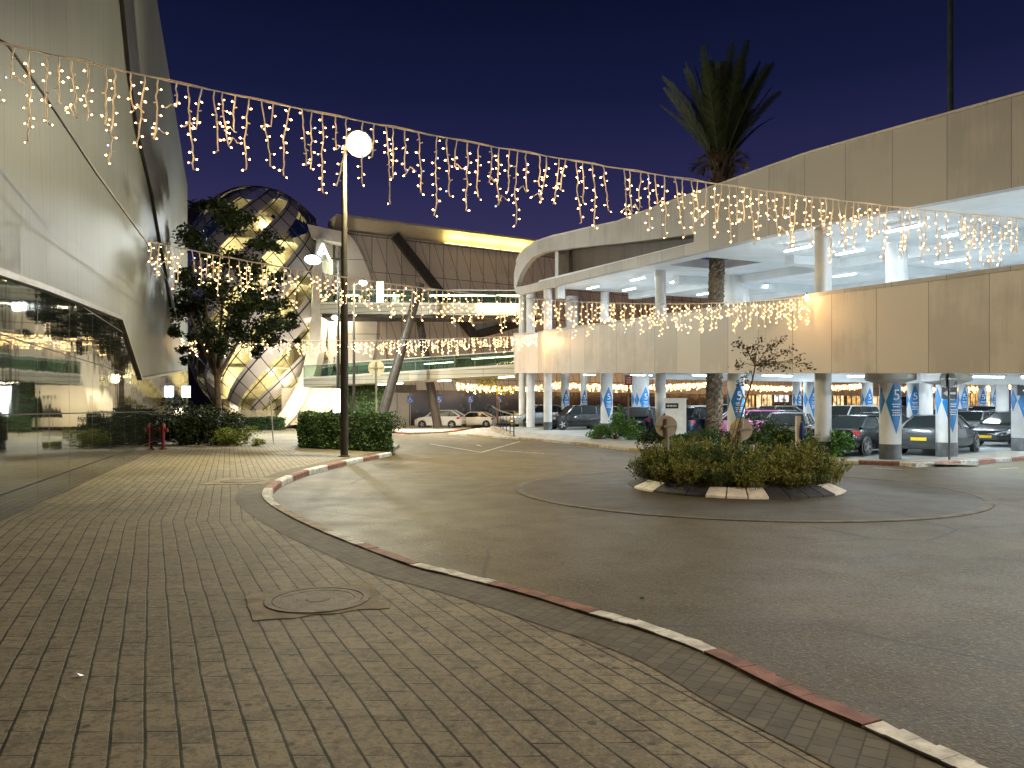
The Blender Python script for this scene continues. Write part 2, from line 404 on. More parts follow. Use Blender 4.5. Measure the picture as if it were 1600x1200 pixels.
M['asphalt_dark'] = asphalt('asphalt_apron', (.040, .029, .012), (.058, .043, .019))
M['line'] = mat('road_paint', (.42, .40, .34), .8, var=.4, scale=5)
M['manhole'] = mat('manhole_iron', (.145, .12, .085), .7, .3, var=.3, scale=9, bump=.8, bscale=60)
M['patch'] = mat('mortar_patch', (.26, .22, .155), .9, var=.3, scale=5, bump=.6, bscale=30)

# ------------------------------------------------------------------ ground
b = MB(); b.quad((-300, -60, RZ), (300, -60, RZ), (300, 500, RZ), (-300, 500, RZ))
tag(b.build('road', M['asphalt']), 'olive brown asphalt road sweeping around the planted roundabout', kind='structure')

KP = [(1640, 1262), (1470, 1195), (1350, 1140), (1215, 1080), (1100, 1022), (1000, 985), (920, 962), (840, 937), (760, 915), (700, 900), (640, 885), (555, 853), (505, 833),
      (460, 812), (425, 792), (410, 777), (413, 764), (428, 752), (447, 744), (473, 735), (503, 728), (533, 721), (560, 715.5), (585, 711), (605, 707)]
KC = ['W', 'W', 'R', 'R', 'W', 'W', 'R', 'R', 'W', 'W', 'R', 'W', 'B', 'B', 'W', 'W', 'R', 'W', 'R', 'W', 'R', 'W', 'R', 'W']
kin = [Gd(*p) for p in KP]
pre = [Vector((6.5, -9, 0)), Vector((5.4, -3, 0)), Vector((3.6, 1.2, 0))]
def smooth_poly(pts, cols, k=4):
    out = []; oc = []
    n = len(pts)
    for i in range(n - 1):
        p0 = pts[max(i - 1, 0)]; p1 = pts[i]; p2 = pts[i + 1]; p3 = pts[min(i + 2, n - 1)]
        for j in range(k):
            t = j / k
            q = .5 * ((2 * p1) + (p2 - p0) * t + (2 * p0 - 5 * p1 + 4 * p2 - p3) * t * t + (3 * p1 - p0 - 3 * p2 + p3) * t ** 3)
            out.append(q); oc.append(cols[i])
    out.append(pts[-1]); return out, oc
kl, kc = smooth_poly(pre + kin, ['B', 'R', 'W'] + KC)
def offs(line, d):
    o = []
    for i, p in enumerate(line):
        t = (line[min(i + 1, len(line) - 1)] - line[max(i - 1, 0)]).normalized()
        o.append(p + Vector((t.y, -t.x, 0)) * d)
    return o
kout = offs(kl, .17)
CM = {'W': 0, 'R': 1, 'B': 2}
KM = [M['kerb_white'], M['kerb_red'], M['kerb_bare']]
def kerb(name, inner, outer, cols, z0, z1, label, cm=CM, mats=KM, cham=.03, bare=2):
    b = MB(); acc = 0.0
    for i in range(len(inner) - 1):
        a, c, d, e2 = inner[i], inner[i + 1], outer[i + 1], outer[i]
        g = Vector((0, 0, 0))
        L = (c - a).length
        sh = min(.012, L * .06)
        if acc > .85 or cols[i] != cols[i - 1]:
            t = (c - a).normalized(); a = a + t * .010; e2 = e2 + t * .010; acc = 0   # a mortar joint
        acc += L
        mi = cm[cols[i]]
        zz = z1 + rnd.uniform(-.004, .004)
        def P(v, z): return Vector((v.x, v.y, z))
        ab = a.lerp(e2, .82 - rnd.choice((0, 0, .05, .12))); cb = c.lerp(d, .82 - rnd.choice((0, 0, .05, .12)))
        b.add([P(a, z0), P(c, z0), P(c, zz), P(a, zz), P(ab, zz), P(cb, zz), P(e2, zz - cham), P(d, zz - cham), P(e2, z0), P(d, z0)],
              [(3, 2, 5, 4), (4, 5, 7, 6), (6, 7, 9, 8), (0, 3, 4, 6, 8), (1, 9, 7, 5, 2)], mi)
        b.add([P(a, z0), P(c, z0), P(c, zz - .012), P(a, zz - .012)], [(0, 1, 2, 3)], bare)
        b.add([P(a, zz - .012), P(c, zz - .012), P(c, zz), P(a, zz)], [(0, 1, 2, 3)], mi)
    return tag(b.build(name, mats), label, kind='structure')
kerb('kerb', kl, kout, kc, RZ - .05, .022, 'red and white painted kerb curving along the near paving')
wallx = lambda Y: -3.5 - .365 * Y
poly = [(p.x, p.y, 0) for p in kl] + [(-5.2, 34, 0), (-9.5, 46, 0), (-13, 62, 0), (-30, 62, 0), (wallx(62) - 5, 62, 0), (wallx(-12), -12, 0), (6.5, -12, 0)]
b = MB(); b.prism([(x, y, z - .15) for x, y, z in poly], (0, 0, .15))
tag(b.build('pavement', M['paving']), 'wide brown concrete block pavement in the foreground', kind='structure')
band = offs(kl, -.46); b = MB()
for i in range(10, len(kl) - 1):
    u = Vector((0, 0, .004))
    b.quad(band[i] + u, band[i + 1] + u, kl[i + 1] + u, kl[i] + u)
tag(b.build('pavement_edging', M['setts']), 'band of small dark setts beside the kerb', kind='structure')

# manhole and patches in the pavement
mc = Gd(497, 938)
t_ = thing('manhole_cover', 'round worn manhole cover set in a square of mortar in the paving', 'manhole', mc)
b = MB(); pts_ = []
for (x0, y0), (x1, y1) in (((-.52, -.45), (.52, -.45)), ((.52, -.45), (.52, .45)), ((.52, .45), (-.52, .45)), ((-.52, .45), (-.52, -.45))):
    for i in range(7): pts_.append((x0 + (x1 - x0) * i / 7 + rnd.uniform(-.05, .03), y0 + (y1 - y0) * i / 7 + rnd.uniform(-.04, .04), .001))
b.prism(pts_, (0, 0, .007)); mo_ = b.build('mortar_surround', M['patch'], t_); mo_.rotation_euler = (0, 0, R(23))
b = MB(); b.lathe([(.43, .0), (.43, .017), (.375, .017), (.375, .010)], 40, cap=False); b.build('ring', M['manhole'], t_)
b = MB(); b.lathe([(.365, .008), (.365, .0145), (.30, .0145), (.295, .0115), (.10, .0115), (.095, .0155)], 40)
b.lathe([(.062, .0115), (.062, .0145), (.01, .0145)], 16, (.03, .01, .002))
b.build('lid', M['manhole'], t_)
pc = Gd(378, 752)
t_ = thing('manhole_cover', 'small square access cover far up the pavement near the kerb bend', 'manhole', pc)
b = MB(); b.box((0, 0, .004), (1.3, 1.5, .008), R(5)); b.build('mortar_surround', M['patch'], t_)
b = MB(); b.lathe([(.45, .006), (.45, .016), (.05, .016)], 32); b.build('lid', M['manhole'], t_)

# roundabout apron and island
RC = Vector((4.79, 15.9, 0)); RA = 4.72
b = MB(); b.lathe([(RA - .14, RZ + .004), (RA - .14, RZ + .014), (2.2, RZ + .05)], 96, RC, cap=False)
tag(b.build('roundabout_apron', M['asphalt_dark']), 'dark asphalt apron ring around the planted island', kind='structure')
b = MB(); b.lathe([(RA, RZ - .01), (RA, RZ + .010), (RA - .03, RZ + .018), (RA - .15, RZ + .018), (RA - .15, RZ)], 96, RC, cap=False)
tag(b.build('apron_edging', mat('worn_edging', (.11, .092, .062), .85, var=.3, scale=4)), 'thin concrete edging around the roundabout apron', kind='structure')
IC = Vector((4.9, 16.3, 0)); RI = 2.32
b = MB()
spans = []
a = -176.0
whites = [(-172, -148), (-122, -93), (-49, -26), (10, 40), (70, 100), (130, 150)]
for i in range(36):
    a0 = -180 + i * 10; am = a0 + 5
    wh = any(x <= am <= y for x, y in whites)
    N_ = 3
    for k in range(N_):
        g0 = .35 if k == 0 else 0; g1 = .35 if k == N_ - 1 else 0
        t0 = R(a0 + 10 * k / N_ + g0); t1 = R(a0 + 10 * (k + 1) / N_ - g1)
        pr = [(RI, RZ), (RI - .02, RZ + .06), (RI - .34, .075), (RI - .40, .075), (RI - .40, RZ)]
        vs = [IC + Vector((r * math.cos(t), r * math.sin(t), z)) for t in (t0, t1) for r, z in pr]
        b.add(vs, [(0, 1, 6, 5), (1, 2, 7, 6), (2, 3, 8, 7), (3, 4, 9, 8), (0, 4, 3, 2, 1), (5, 6, 7, 8, 9)], 0 if wh else 1)
tag(b.build('island_kerb', [mat('island_white_paint', (.78, .74, .66), .7, var=.12, scale=6, bump=.3), M['kerb_dark']]), 'sloping white and black kerb stones round the island', kind='structure')
b = MB(); b.lathe([(RI - .40, .06), (1.0, .10), (.02, .12)], 40, IC, cap=False)
tag(b.build('island_soil', M['soil']), 'bare soil in the roundabout island', kind='structure')

# garage side pavement, kerb, garage floor
GK = [(700, 679), (770, 684), (850, 690), (935, 699), (1030, 709.5), (1130, 717), (1230, 722), (1309, 724.5), (1341, 725.7), (1405, 728), (1431, 730.5), (1461, 729), (1502, 726.5), (1529, 724.7), (1556, 722.8), (1581, 721), (1608, 719), (1640, 716.6), (1700, 712), (1900, 700)]
gk = [Gd(x, y, RZ) for x, y in GK]; gk = [Vector((p.x, p.y, 0)) for p in gk]
gl_, gc = smooth_poly(gk, ['Y', 'Y', 'V', 'Y', 'V', 'Y', 'V', 'W', 'R', 'W', 'W', 'R', 'W', 'R', 'W', 'R', 'W', 'R', 'R'], 4)
# alternate every two pieces for the worn part
gc = [('Y' if (i // 2) % 2 else 'V') if c in 'YV' else c for i, c in enumerate(gc)]
gin = offs(gl_, -.17)
kerb('garage_kerb', gin, gl_, gc, RZ - .05, .012, 'worn yellow then red and white kerb along the parking garage', {'W': 0, 'R': 1, 'Y': 2, 'V': 3}, [M['kerb_white'], M['kerb_red'], M['kerb_yellow'], M['kerb_bare']], bare=3)
def fz(Y): return -.105 + max(0, Y - 24) * .0147
u_ = Vector((-.3615, .9324, 0)); n_ = Vector((.9324, .3615, 0)); GO = Vector((20.67, 0, 0))
def GP(s, t, z=0): return GO + u_ * s + n_ * t + Vector((0, 0, z))
gw = offs(gl_, -2.3)
b = MB()
for i in range(len(gin) - 1):
    b.quad(Vector((*gin[i].xy, -.006)), Vector((*gin[i + 1].xy, -.006)), Vector((*gw[i + 1].xy, fz(gw[i + 1].y) + .008)), Vector((*gw[i].xy, fz(gw[i].y) + .008)))
tag(b.build('garage_footpath', M['concrete']), 'grey concrete footpath strip between garage kerb and cars', kind='structure')
def fz(Y): return -.105 + max(0, Y - 24) * .0147
b = MB()
fl = [Vector((*p.xy, 0)) for p in offs(gl_, -2.15)]
far = [Vector((p.x + 26 + (p.y - 20) * 1.1, p.y + 48, 0)) for p in fl]
NS = 10
for i in range(len(fl) - 1):
    for k in range(NS):
        q = [fl[i].lerp(far[i], k / NS), fl[i + 1].lerp(far[i + 1], k / NS), fl[i + 1].lerp(far[i + 1], (k + 1) / NS), fl[i].lerp(far[i], (k + 1) / NS)]
        b.add([Vector((p.x, p.y, fz(p.y))) for p in q], [(0, 1, 2, 3)])
tag(b.build('garage_floor', M['floor']), 'pale concrete parking floor under the garage decks', kind='structure')
# small traffic island by the white suv, painted road lines
pi = [Gd(*p, .0) for p in ((612, 674), (640, 676), (690, 674), (734, 669), (742, 662), (700, 659), (605, 657))]
b = MB(); b.prism([p - Vector((0, 0, .12)) for p in pi], (0, 0, .125))
tag(b.build('traffic_island', M['concrete']), 'low pale concrete traffic island before the white cars', kind='structure')
pr_ = [Vector((p.x, p.y, 0)) for p in pi[:4]]
kerb('traffic_island_kerb', [p for p in pr_], offs(pr_, .16), ['R', 'V', 'R'], RZ - .03, .015, 'faded red kerb in front of the low traffic island', {'R': 0, 'V': 1}, [M['kerb_red'], M['kerb_bare']], bare=1)
b = MB()
def rline(p, q, wd=.11, dz=.004):
    a_, c_ = Gd(*p, RZ), Gd(*q, RZ); t = (c_ - a_).normalized(); s_ = Vector((-t.y, t.x, 0)) * wd / 2; u = Vector((0, 0, dz))
    b.quad(a_ - s_ + u, c_ - s_ + u, c_ + s_ + u, a_ + s_ + u)
rline((672, 693.5), (752, 707)); rline((752, 707), (812, 690), dz=.006); rline((778, 704), (850, 708.5)); rline((745, 695), (752, 697.5)); rline((1365, 731), (1410, 734), .12); rline((1560, 733), (1590, 731), .12)
tag(b.build('road_markings', M['line']), 'faint white chevron lines painted on the road', kind='structure')

# ------------------------------------------------------------------ left building (brushed metal skin, dark mirror glass below)
LU = 1.0645
def PL(px, py):
    Y = 3.5 / ((800 - px) / F - .365); return (Y * LU, CZ + (HZ - py) / F * Y)
LB = thing('metal_clad_building', 'tall building with streaky brushed metal skin over dark mirror glass beside the pavement', 'building', (-3.5, 0, 0), math.atan2(.9394, -.3429))
def lpoly(pts, y0, dep): return [(u, y0, z) for u, z in pts], (0, dep, 0)
top = [(-12 * LU, 0), (46.5 * LU, 0), (46.1 * LU, 15.6), (29.8 * LU, 18.2), (8 * LU, 21.5), (-12 * LU, 24)]
gtop = [(-12 * LU, 2.55), (4 * LU, 3.08), PL(0, 428), PL(60, 448), PL(120, 471), PL(185, 497), PL(217, 592), PL(287, 579)]
gpoly = [(-12 * LU, -.02)] + gtop + [(46.3 * LU, PL(287, 579)[1]), (46.3 * LU, -.02)]
b = MB(); b.prism(*lpoly(top, 0, 14)); b.build('metal_skin', M['skin'], LB)
b = MB(); p_, v_ = lpoly(gpoly, -.03, .025); b.prism(p_, v_); b.build('mirror_glazing', M['mirror'], LB)
b = MB()
for i in range(len(gtop) - 1):
    b.beam((gtop[i][0], -.05, gtop[i][1]), (gtop[i + 1][0], -.05, gtop[i + 1][1]), .10, .12, up=(0, 1, 0))
b.build('glazing_frame', M['dark_metal'], LB)
SL = [(185, -8), (197, 110), (209, 200), (221, 250), (233, 300), (245, 367), (255, 420), (264, 480)]
b = MB(); p_, v_ = lpoly([PL(*p) for p in SL] + [PL(p[0] + 16, p[1]) for p in SL[::-1]], -.12, .10); b.prism(p_, v_); b.build('dark_strip', M['black'], LB)

# ------------------------------------------------------------------ parking garage
GA = thing('parking_garage', 'two deck parking garage with sloping beige panel bands and bluish lit ceilings', 'parking garage', GO, math.atan2(.9324, -.3615))
def gloc(x, y):
    d = Vector((x, y, 0)) - GO; return (d.dot(u_), -d.dot(n_))
def PGs(px, py):
    Y = 20.67 / ((px - 800) / F + .3877); return (Y / .9324, CZ + (HZ - py) / F * Y)
zlb = lambda s: 1.6 + .0462 * s
zlt = lambda s: 4.34 + .0443 * s
zub = lambda s: 6.15 + .0662 * s
# lower band: straight front, folded round at the far end
SF = PGs(852, 500)[0]
ss = [9 + (SF - 9) * i / 12 for i in range(13)]
def bandmesh(b, prof, th):
    """prof: list of (x, y, zb, zt) along a plan line; gives a slab of thickness th"""
    n = len(prof)
    for i in range(n - 1):
        (x0, y0, b0, t0), (x1, y1, b1, t1) = prof[i], prof[i + 1]
        t = Vector((x1 - x0, y1 - y0, 0)).normalized(); nn = Vector((t.y, -t.x, 0)) * th
        b.add([(x0, y0, b0), (x1, y1, b1), (x1, y1, t1), (x0, y0, t0), (x0 + nn.x * -1, y0 - nn.y, b0), (x1 - nn.x, y1 - nn.y, b1), (x1 - nn.x, y1 - nn.y, t1), (x0 - nn.x, y0 - nn.y, t0)],
              [(0, 1, 2, 3), (7, 6, 5, 4), (3, 2, 6, 7), (1, 0, 4, 5), (0, 3, 7, 4), (1, 5, 6, 2)])
EW = [(2.35, 48.2), (1.75, 49.6), (1.0, 50.5), (.12, 50.9), (1.3, 54), (4.0, 57)]
def eprof(zb, zt, scale=1):
    out = [(s, 0, zb(s), zt(s)) for s in ss]
    for x, y in EW[1:]:
        s, yy = gloc(x, y); q = y / .9324; out.append((s, yy, zb(q), zt(q)))
    return out
b = MB(); bandmesh(b, eprof(zlb, zlt), -.28); LP = b.build('lower_parapet', M['garage_panel'], GA)
b = MB(); pr = [(s, 0.0 if i < len(ss) else yy, z, z + .13) for i, (s, yy, zb_, z) in enumerate(eprof(zlb, zlt))]
bandmesh(b, [(s, yy + .03, z0, z1) for s, yy, z0, z1 in pr], -.34); b.build('parapet_coping', M['fascia'], LP)
# upper fascia with the long eye-shaped opening
def interp(pts, x):
    for (x0, y0), (x1, y1) in zip(pts, pts[1:]):
        if x0 <= x <= x1: return y0 + (y1 - y0) * (x - x0) / (x1 - x0)
    return pts[-1][1] if x > pts[-1][0] else pts[0][1]
T = [(803, 428), (806, 412), (812, 399), (822, 388), (840, 377), (860, 370), (887, 364), (925, 355), (965, 347), (1050, 315), (1133, 286), (1200, 262), (1260, 241), (1330, 221), (1395, 203), (1490, 177), (1600, 147), (1800, 92), (2300, -45)]
B_ = [(803, 448), (806, 458), (812, 461), (822, 458), (865, 447), (945, 428), (1025, 410), (1105, 391), (1180, 373), (1267, 354), (1416, 325), (1600, 290), (1800, 252), (2300, 160)]
H0 = [(807, 446), (812, 430), (820, 415), (832, 402), (852, 393), (900, 387), (960, 381), (1020, 374), (1084, 366)]
H1 = [(807, 448), (822, 446), (852, 438), (900, 427), (960, 411), (1020, 396), (1084, 379)]
xs_ = sorted(set([803, 805, 807, 809, 812, 816, 822, 832, 840, 852, 865, 887, 910, 945, 965, 995, 1025, 1050, 1084, 1105, 1133, 1180, 1200, 1267, 1330, 1395, 1416, 1490, 1600, 1800, 2300]))
b = MB()
def strip(xa, xb, ta, tb, ba, bb):
    q = [PGs(xa, ba), PGs(xb, bb), PGs(xb, tb), PGs(xa, ta)]
    b.prism([(s, 0, z) for s, z in q], (0, -.35, 0))
for xa, xb in zip(xs_, xs_[1:]):
    ta, tb, ba, bb = interp(T, xa), interp(T, xb), interp(B_, xa), interp(B_, xb)
    if xa >= 807 and xb <= 1084:
        strip(xa, xb, ta, tb, interp(H0, xa), interp(H0, xb)); strip(xa, xb, interp(H1, xa), interp(H1, xb), ba, bb)
    else: strip(xa, xb, ta, tb, ba, bb)
bm_ = b; UF = b.build('upper_fascia', M['fascia'], GA)
b = MB()
for xa, xb in zip(xs_, xs_[1:]):
    if xa >= 806:
        p0 = PGs(xa, interp(T, xa)); p1 = PGs(xb, interp(T, xb))
        b.beam((p0[0], -.16, p0[1] + .03), (p1[0], -.16, p1[1] + .03), .46, .07)
b.build('fascia_coping', M['garage_panel'], UF)
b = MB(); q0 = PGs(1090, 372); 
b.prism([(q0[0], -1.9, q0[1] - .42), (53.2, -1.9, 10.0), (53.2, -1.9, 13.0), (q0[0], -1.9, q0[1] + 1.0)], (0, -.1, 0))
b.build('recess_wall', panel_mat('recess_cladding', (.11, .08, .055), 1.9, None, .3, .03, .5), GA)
b = MB(); b.box((PGs(849, 400)[0], -1.2, 10.7), (.5, .5, 3.6)); b.build('recess_post', M['column'], GA)
# decks: painted slabs with an open notch for the palm
PX, PY = (1116 - 800) / F * 36.5, 36.5
ps, pt = gloc(PX, PY)
def slab(name, zf, th, s0, s1, t1, m, notch=True):
    b = MB()
    t0 = .3
    cells = [(s0, ps - 1.6, t0, t1), (ps + 1.6, s1, t0, t1), (ps - 1.6, ps + 1.6, -pt + 1.6, t1), (ps - 1.6, ps + 1.6, t0, max(t0 + .1, -pt - 1.6))] if notch else [(s0, s1, t0, t1)]
    for a0, a1, c0, c1 in cells:
        vs = [(s, -t, zf(s) + z) for z in (0, th) for s, t in ((a0, c0), (a1, c0), (a1, c1), (a0, c1))]
        b.add(vs, [(0, 3, 2, 1), (4, 5, 6, 7), (0, 1, 5, 4), (1, 2, 6, 5), (2, 3, 7, 6), (3, 0, 4, 7)])
    return b.build(name, m, GA)
slab('lower_deck', lambda s: zlb(s) + .14, .45, 9, 56, 36, M['ceiling'])
slab('upper_deck', lambda s: zub(s) + .18, .45, 9, 53, 36, M['ceiling'])
for zf, rows, s1 in ((lambda s: zlb(s) + .14, (8.5, 17, 25.5), 56), (lambda s: zub(s) + .18, (7.2, 15, 24), 53)):
    for t in rows:
        b = MB(); vs = [(s, -tt, zf(s) - z) for z in (0, .42) for s, tt in ((9, t), (s1, t), (s1, t + .6), (9, t + .6))]
        b.add(vs, [(0, 3, 2, 1), (4, 5, 6, 7), (0, 1, 5, 4), (1, 2, 6, 5), (2, 3, 7, 6), (3, 0, 4, 7)]); b.build('beam', M['ceiling'], GA)
for zf, s_list in ((lambda s: zub(s) + .18, (17, 25.5, 34, 43)),):
    for s in s_list:
        b = MB(); b.box((s, -20, zf(s) - .2), (.55, 31, .40)); b.build('cross_beam', M['ceiling'], GA)
b = MB(); b.prism([(9, -36, 4.6), (53, -36, 6.8), (53, -36, 10), (9, -36, 7.2)], (0, -.2, 0)); b.build('rear_wall', M['ceiling'], GA)
# dark service panels on the far beam faces
# fluorescent battens
def batten(s, t, z, ln=1.5):
    b = MB(); b.box((0, 0, .05), (ln, .16, .05)); x = b.build('ceiling_light', M['white_paint'], GA)
    x.location = (s, -t, z); x.rotation_euler = (0, -math.atan(.055), 0)
    b = MB(); b.box((0, 0, -.0), (ln * .96, .10, .055)); b.build('tube', M['tube'], x); return x
proto = batten(0, 0, 0)
first = True
def place_batten(s, t, z):
    global first
    c = proto if first else copy_tree(proto); first = False
    c.location = (s, -t, z)
for t in (2.6, 6.2, 12.5, 21, 30):
    for s in (15, 20.5, 26, 31.5, 37, 43, 49):
        if abs(s - ps) < 2.4 and abs(t + pt) < 2.4: continue
        place_batten(s + (t % 3) * .4, t, zlb(s) + .14 - .16)
for t in (2.4, 4.9, 10.5, 19, 28):
    for s in (15, 20, 25, 30, 36, 42.5, 48):
        if abs(s - ps) < 2.4 and abs(t + pt) < 2.4: continue
        place_batten(s + (t % 3) * .5, t, zub(s) + .18 - .17)

# columns
def font_mesh(txt, size, name, m, depth=.004, parent=None):
    cu = bpy.data.curves.new(name, 'FONT'); cu.body = txt; cu.size = size; cu.extrude = depth; cu.align_x = 'CENTER'; cu.align_y = 'CENTER'
    o = bpy.data.objects.new(name, cu); C.objects.link(o)
    dg = bpy.context.evaluated_depsgraph_get(); me = bpy.data.meshes.new_from_object(o.evaluated_get(dg))
    bpy.data.objects.remove(o); bpy.data.curves.remove(cu)
    me.materials.clear(); me.materials.append(m)
    x = bpy.data.objects.new(name, me); C.objects.link(x)
    if parent is not None: x.parent = parent
    return x
def wrap_poly(b, r, zc, half, ht, a0, up=.5):
    """a diamond wrapped on a cylinder: half = half width angle, centred on angle a0"""
    K = 14
    for i in range(K):
        f0 = -1 + 2 * i / K; f1 = -1 + 2 * (i + 1) / K
        vs = []
        for f in (f0, f1):
            a = a0 + f * half; hgt = ht * (1 - abs(f)); 
            for z in (zc - hgt * (1 - up), zc + hgt * up): vs.append((r * math.cos(a), r * math.sin(a), z))
        b.add(vs, [(0, 2, 3, 1)])
def wrap_text(me, r, a0, zc):
    for v in me.vertices:
        a = a0 + v.co.x / r; rr = r + .004 + v.co.z * .3
        v.co = (rr * math.cos(a), rr * math.sin(a), zc + v.co.y)
def column(px, Y, dia, z1, style, z0=None, label=None):
    x, y = (px - 800) / F * Y, Y
    s, ly = gloc(x, y)
    base = fz(Y) if z0 is None else z0
    if z0 is None and z1 is None: z1 = zlb(s) + .16
    if z1 == 'U': z1 = zub(s) + .2
    r = dia / 2
    b = MB(); b.lathe([(r, 0), (r, z1 - base)], 28, cap=False)
    o = b.build('column', M['column'], GA, smooth=True); o.location = (s, ly, base)
    o.rotation_euler = (0, 0, -GA.rotation_euler.z)
    af = math.atan2(-y, -x) + (rnd.uniform(-.35, .25) if style == 'blue' else 0)          # the side towards the approach road
    if style != 'none':
        b = MB(); b.lathe([(r + .006, 0), (r + .006, .52), (r, .525)], 28, cap=False); b.build('base_band', M['base_grey'], o, smooth=True)
    if style in ('blue', 'blue5', 'red'):
        m = M['red_vinyl'] if style == 'red' else M['blue']
        zc = 1.95 if style != 'red' else 1.7
        b = MB(); wrap_poly(b, r + .006, zc, .95, 1.95, af + .55, .44); wrap_poly(b, r + .006, zc + .05, .5, .95, af - .95, .5); wrap_poly(b, r + .006, zc - .1, .6, 1.6, af + 2.6, .5)
        b.build('diamond_graphic', m, o)
        if style in ('blue5', 'red', 'blue'):
            t = font_mesh('5', .52, 'numeral', M['sign_white'], .003, o); wrap_text(t.data, r + .008, af + .60, zc + .22)
            b = MB()
            for k, (w_, dz) in enumerate(((.30, -.10), (.24, -.18), (.32, -.30), (.26, -.38), (.30, -.46))):
                a1 = af + .60; K = 4
                for q in range(K):
                    aa, ab = a1 - w_ / 2 / r + w_ / r * q / K, a1 - w_ / 2 / r + w_ / r * (q + .82) / K
                    rr = r + .012
                    b.quad((rr * math.cos(aa), rr * math.sin(aa), zc + dz), (rr * math.cos(ab), rr * math.sin(ab), zc + dz), (rr * math.cos(ab), rr * math.sin(ab), zc + dz + .035), (rr * math.cos(aa), rr * math.sin(aa), zc + dz + .035))
            b.build('small_print', M['sign_white'], o)
    return o
COLS = [(856, 48.6, .55, 'U', 'plain'), (816, 54, .5, 'U', 'none'), (829, 53.4, .62, 'U', 'none'), (883, 55, .62, None, 'blue'), (912, 60, .55, None, 'blue'), (948, 46, .75, None, 'blue'),
        (993, 52, .55, None, 'blue'), (1004, 45, .8, None, 'blue'), (1032, 39.5, .57, 'U', 'plain'), (1150, 31.5, .72, None, 'blue'), (1265, 44, .7, None, 'blue'), (1245, 53, .6, None, 'blue'),
        (1286, 26.6, .57, 'U', 'plain'), (1355, 50, .7, None, 'blue'), (1391, 25.0, .68, None, 'blue5'), (1427, 38, .6, None, 'blue'), (1447, 37, .62, None, 'none'), (1479, 26.0, .68, None, 'blue5'),
        (1505, 46, .55, None, 'blue'), (1535, 51, .5, None, 'blue'), (1553, 56, .45, None, 'blue'), (1566, 36, .55, None, 'none'), (1597, 29.0, .72, None, 'blue5')]
for px, Y, d, z1, st in COLS: column(px, Y, d, z1, st)
for px, Y, d, st in ((1401, 29.5, .8, 'red'), (1146, 41, 1.0, 'none'), (1163, 47, .6, 'red'), (945, 52, .6, 'red'), (893, 56, 1.0, 'none'), (1548, 34, .8, 'none')):
    s_, _ = gloc((px - 800) / F * Y, Y); column(px, Y, d, 'U', st, z0=zlb(s_) + .55)
for px, Y in ((1391, 25.0), (1479, 26.0)):
    s_, ly = gloc((px - 800) / F * Y, Y); b = MB(); b.lathe([(.40, -.32), (.80, -.20), (.80, .15)], 24); o = b.build('column_head', M['column'], GA, smooth=True); o.location = (s_, ly, zlb(s_))
# direction boards on the columns
def arrow_board(px, Y, wd, z, side):
    x = (px - 800) / F * Y; t = thing('direction_board', 'black direction board with white left arrow on blue marked column %s' % side, 'sign', (x, Y - .38, z), math.atan2(x, -Y) * 0)
    b = MB(); b.box((0, 0, 0), (wd, .04, .62)); b.build('board', M['sign_black'], t)
    b = MB(); b.prism([(-.22, -.025, -.12), (-.08, -.025, -.02), (-.08, -.025, -.085), (.2, -.025, -.085), (.2, -.025, -.155), (-.08, -.025, -.155), (-.08, -.025, -.22)], (0, -.004, 0)); b.build('arrow', M['sign_white'], t)
    b = MB()
    for i in range(9): b.box((-.3 + i * .072, -.024, .12 + .012 * (i % 2)), (.05, .006, .06 + .02 * (i % 3)))
    b.build('small_print', M['sign_white'], t)
arrow_board(1473, 25.65, .52 * 1.0, 2.28, 'behind the dark disc sign')
arrow_board(1595, 28.6, .8, 2.45, 'at the far right edge')

# ------------------------------------------------------------------ mall building
MA = R(28.66); MO = Vector((-15.5, 70, 0)); md = Vector((.878, .48, 0)).normalized(); mn = Vector((-md.y, md.x, 0))
ML = thing('shopping_mall', 'long beige panelled mall facade with yellow lit roof overhang behind the bridges', 'building', MO, math.atan2(md.y, md.x))
def MF(px, py, off=0.0):
    """point on the mall facade plane in its own coordinates"""
    r = (px - 800) / F; o = MO + mn * off
    a = (o.y * r - o.x) / (md.x - md.y * r); Y = o.y + md.y * a
    return (a, off, CZ + (HZ - py) / F * Y)
HW = 18.45
b = MB(); b.prism([(-2, 0, 3.55), (95, 0, 3.55), (95, 0, HW), (-2, 0, HW)], (0, 1, 0)); b.build('facade', M['mall_panel'], ML)
b = MB(); b.prism([(-2, .25, -.2), (95, .25, -.2), (95, .25, 3.55), (-2, .25, 3.55)], (0, .5, 0)); b.build('shopfront_band', M['shop_dark'], ML)
b = MB(); b.prism([(-1.5, -1.3, 19.55), (-1.5, .2, HW + .02), (-1.5, 2, HW + .02), (-1.5, 2, 19.75), (-1.5, -1.3, 19.75)], (96, 0, 0)); b.build('roof_overhang', mat('overhang', (.46, .42, .33), .5, var=.05), ML)
b = MB(); b.box((46, -.02, HW - .08), (96, .5, .14)); b.build('ledge', M['mall_panel'], ML)
for k in range(3):
    a0 = MF(694 + 44 * k, 380)[0]; a1 = MF(694 + 44 * (k + 1) - 3, 380)[0]
    b = MB(); b.box(((a0 + a1) / 2, -.17, HW + .06), (a1 - a0, .06, .06)); x = b.build('cove_light', M['cove'], ML)
    light('AREA', 'cove_light', ((a0 + a1) / 2, -.9, HW + .15), 110, (1.0, .74, .18), ML, (R(180 - 12), 0, 0), a1 - a0, size_y=.25)
p0 = MF(617, 368, -.5); p1 = MF(741, 524, -.5); p2 = MF(836, 498, -.5)
b = MB(); b.beam(p0, p1, .85, .5, up=(0, 1, 0)); b.build('facade_beam', M['beam_brown'], ML)
b = MB(); b.beam((p1[0], -.5, p1[2]), p2, .85, .46, up=(0, 1, 0)); b.build('facade_beam', M['beam_brown'], ML)
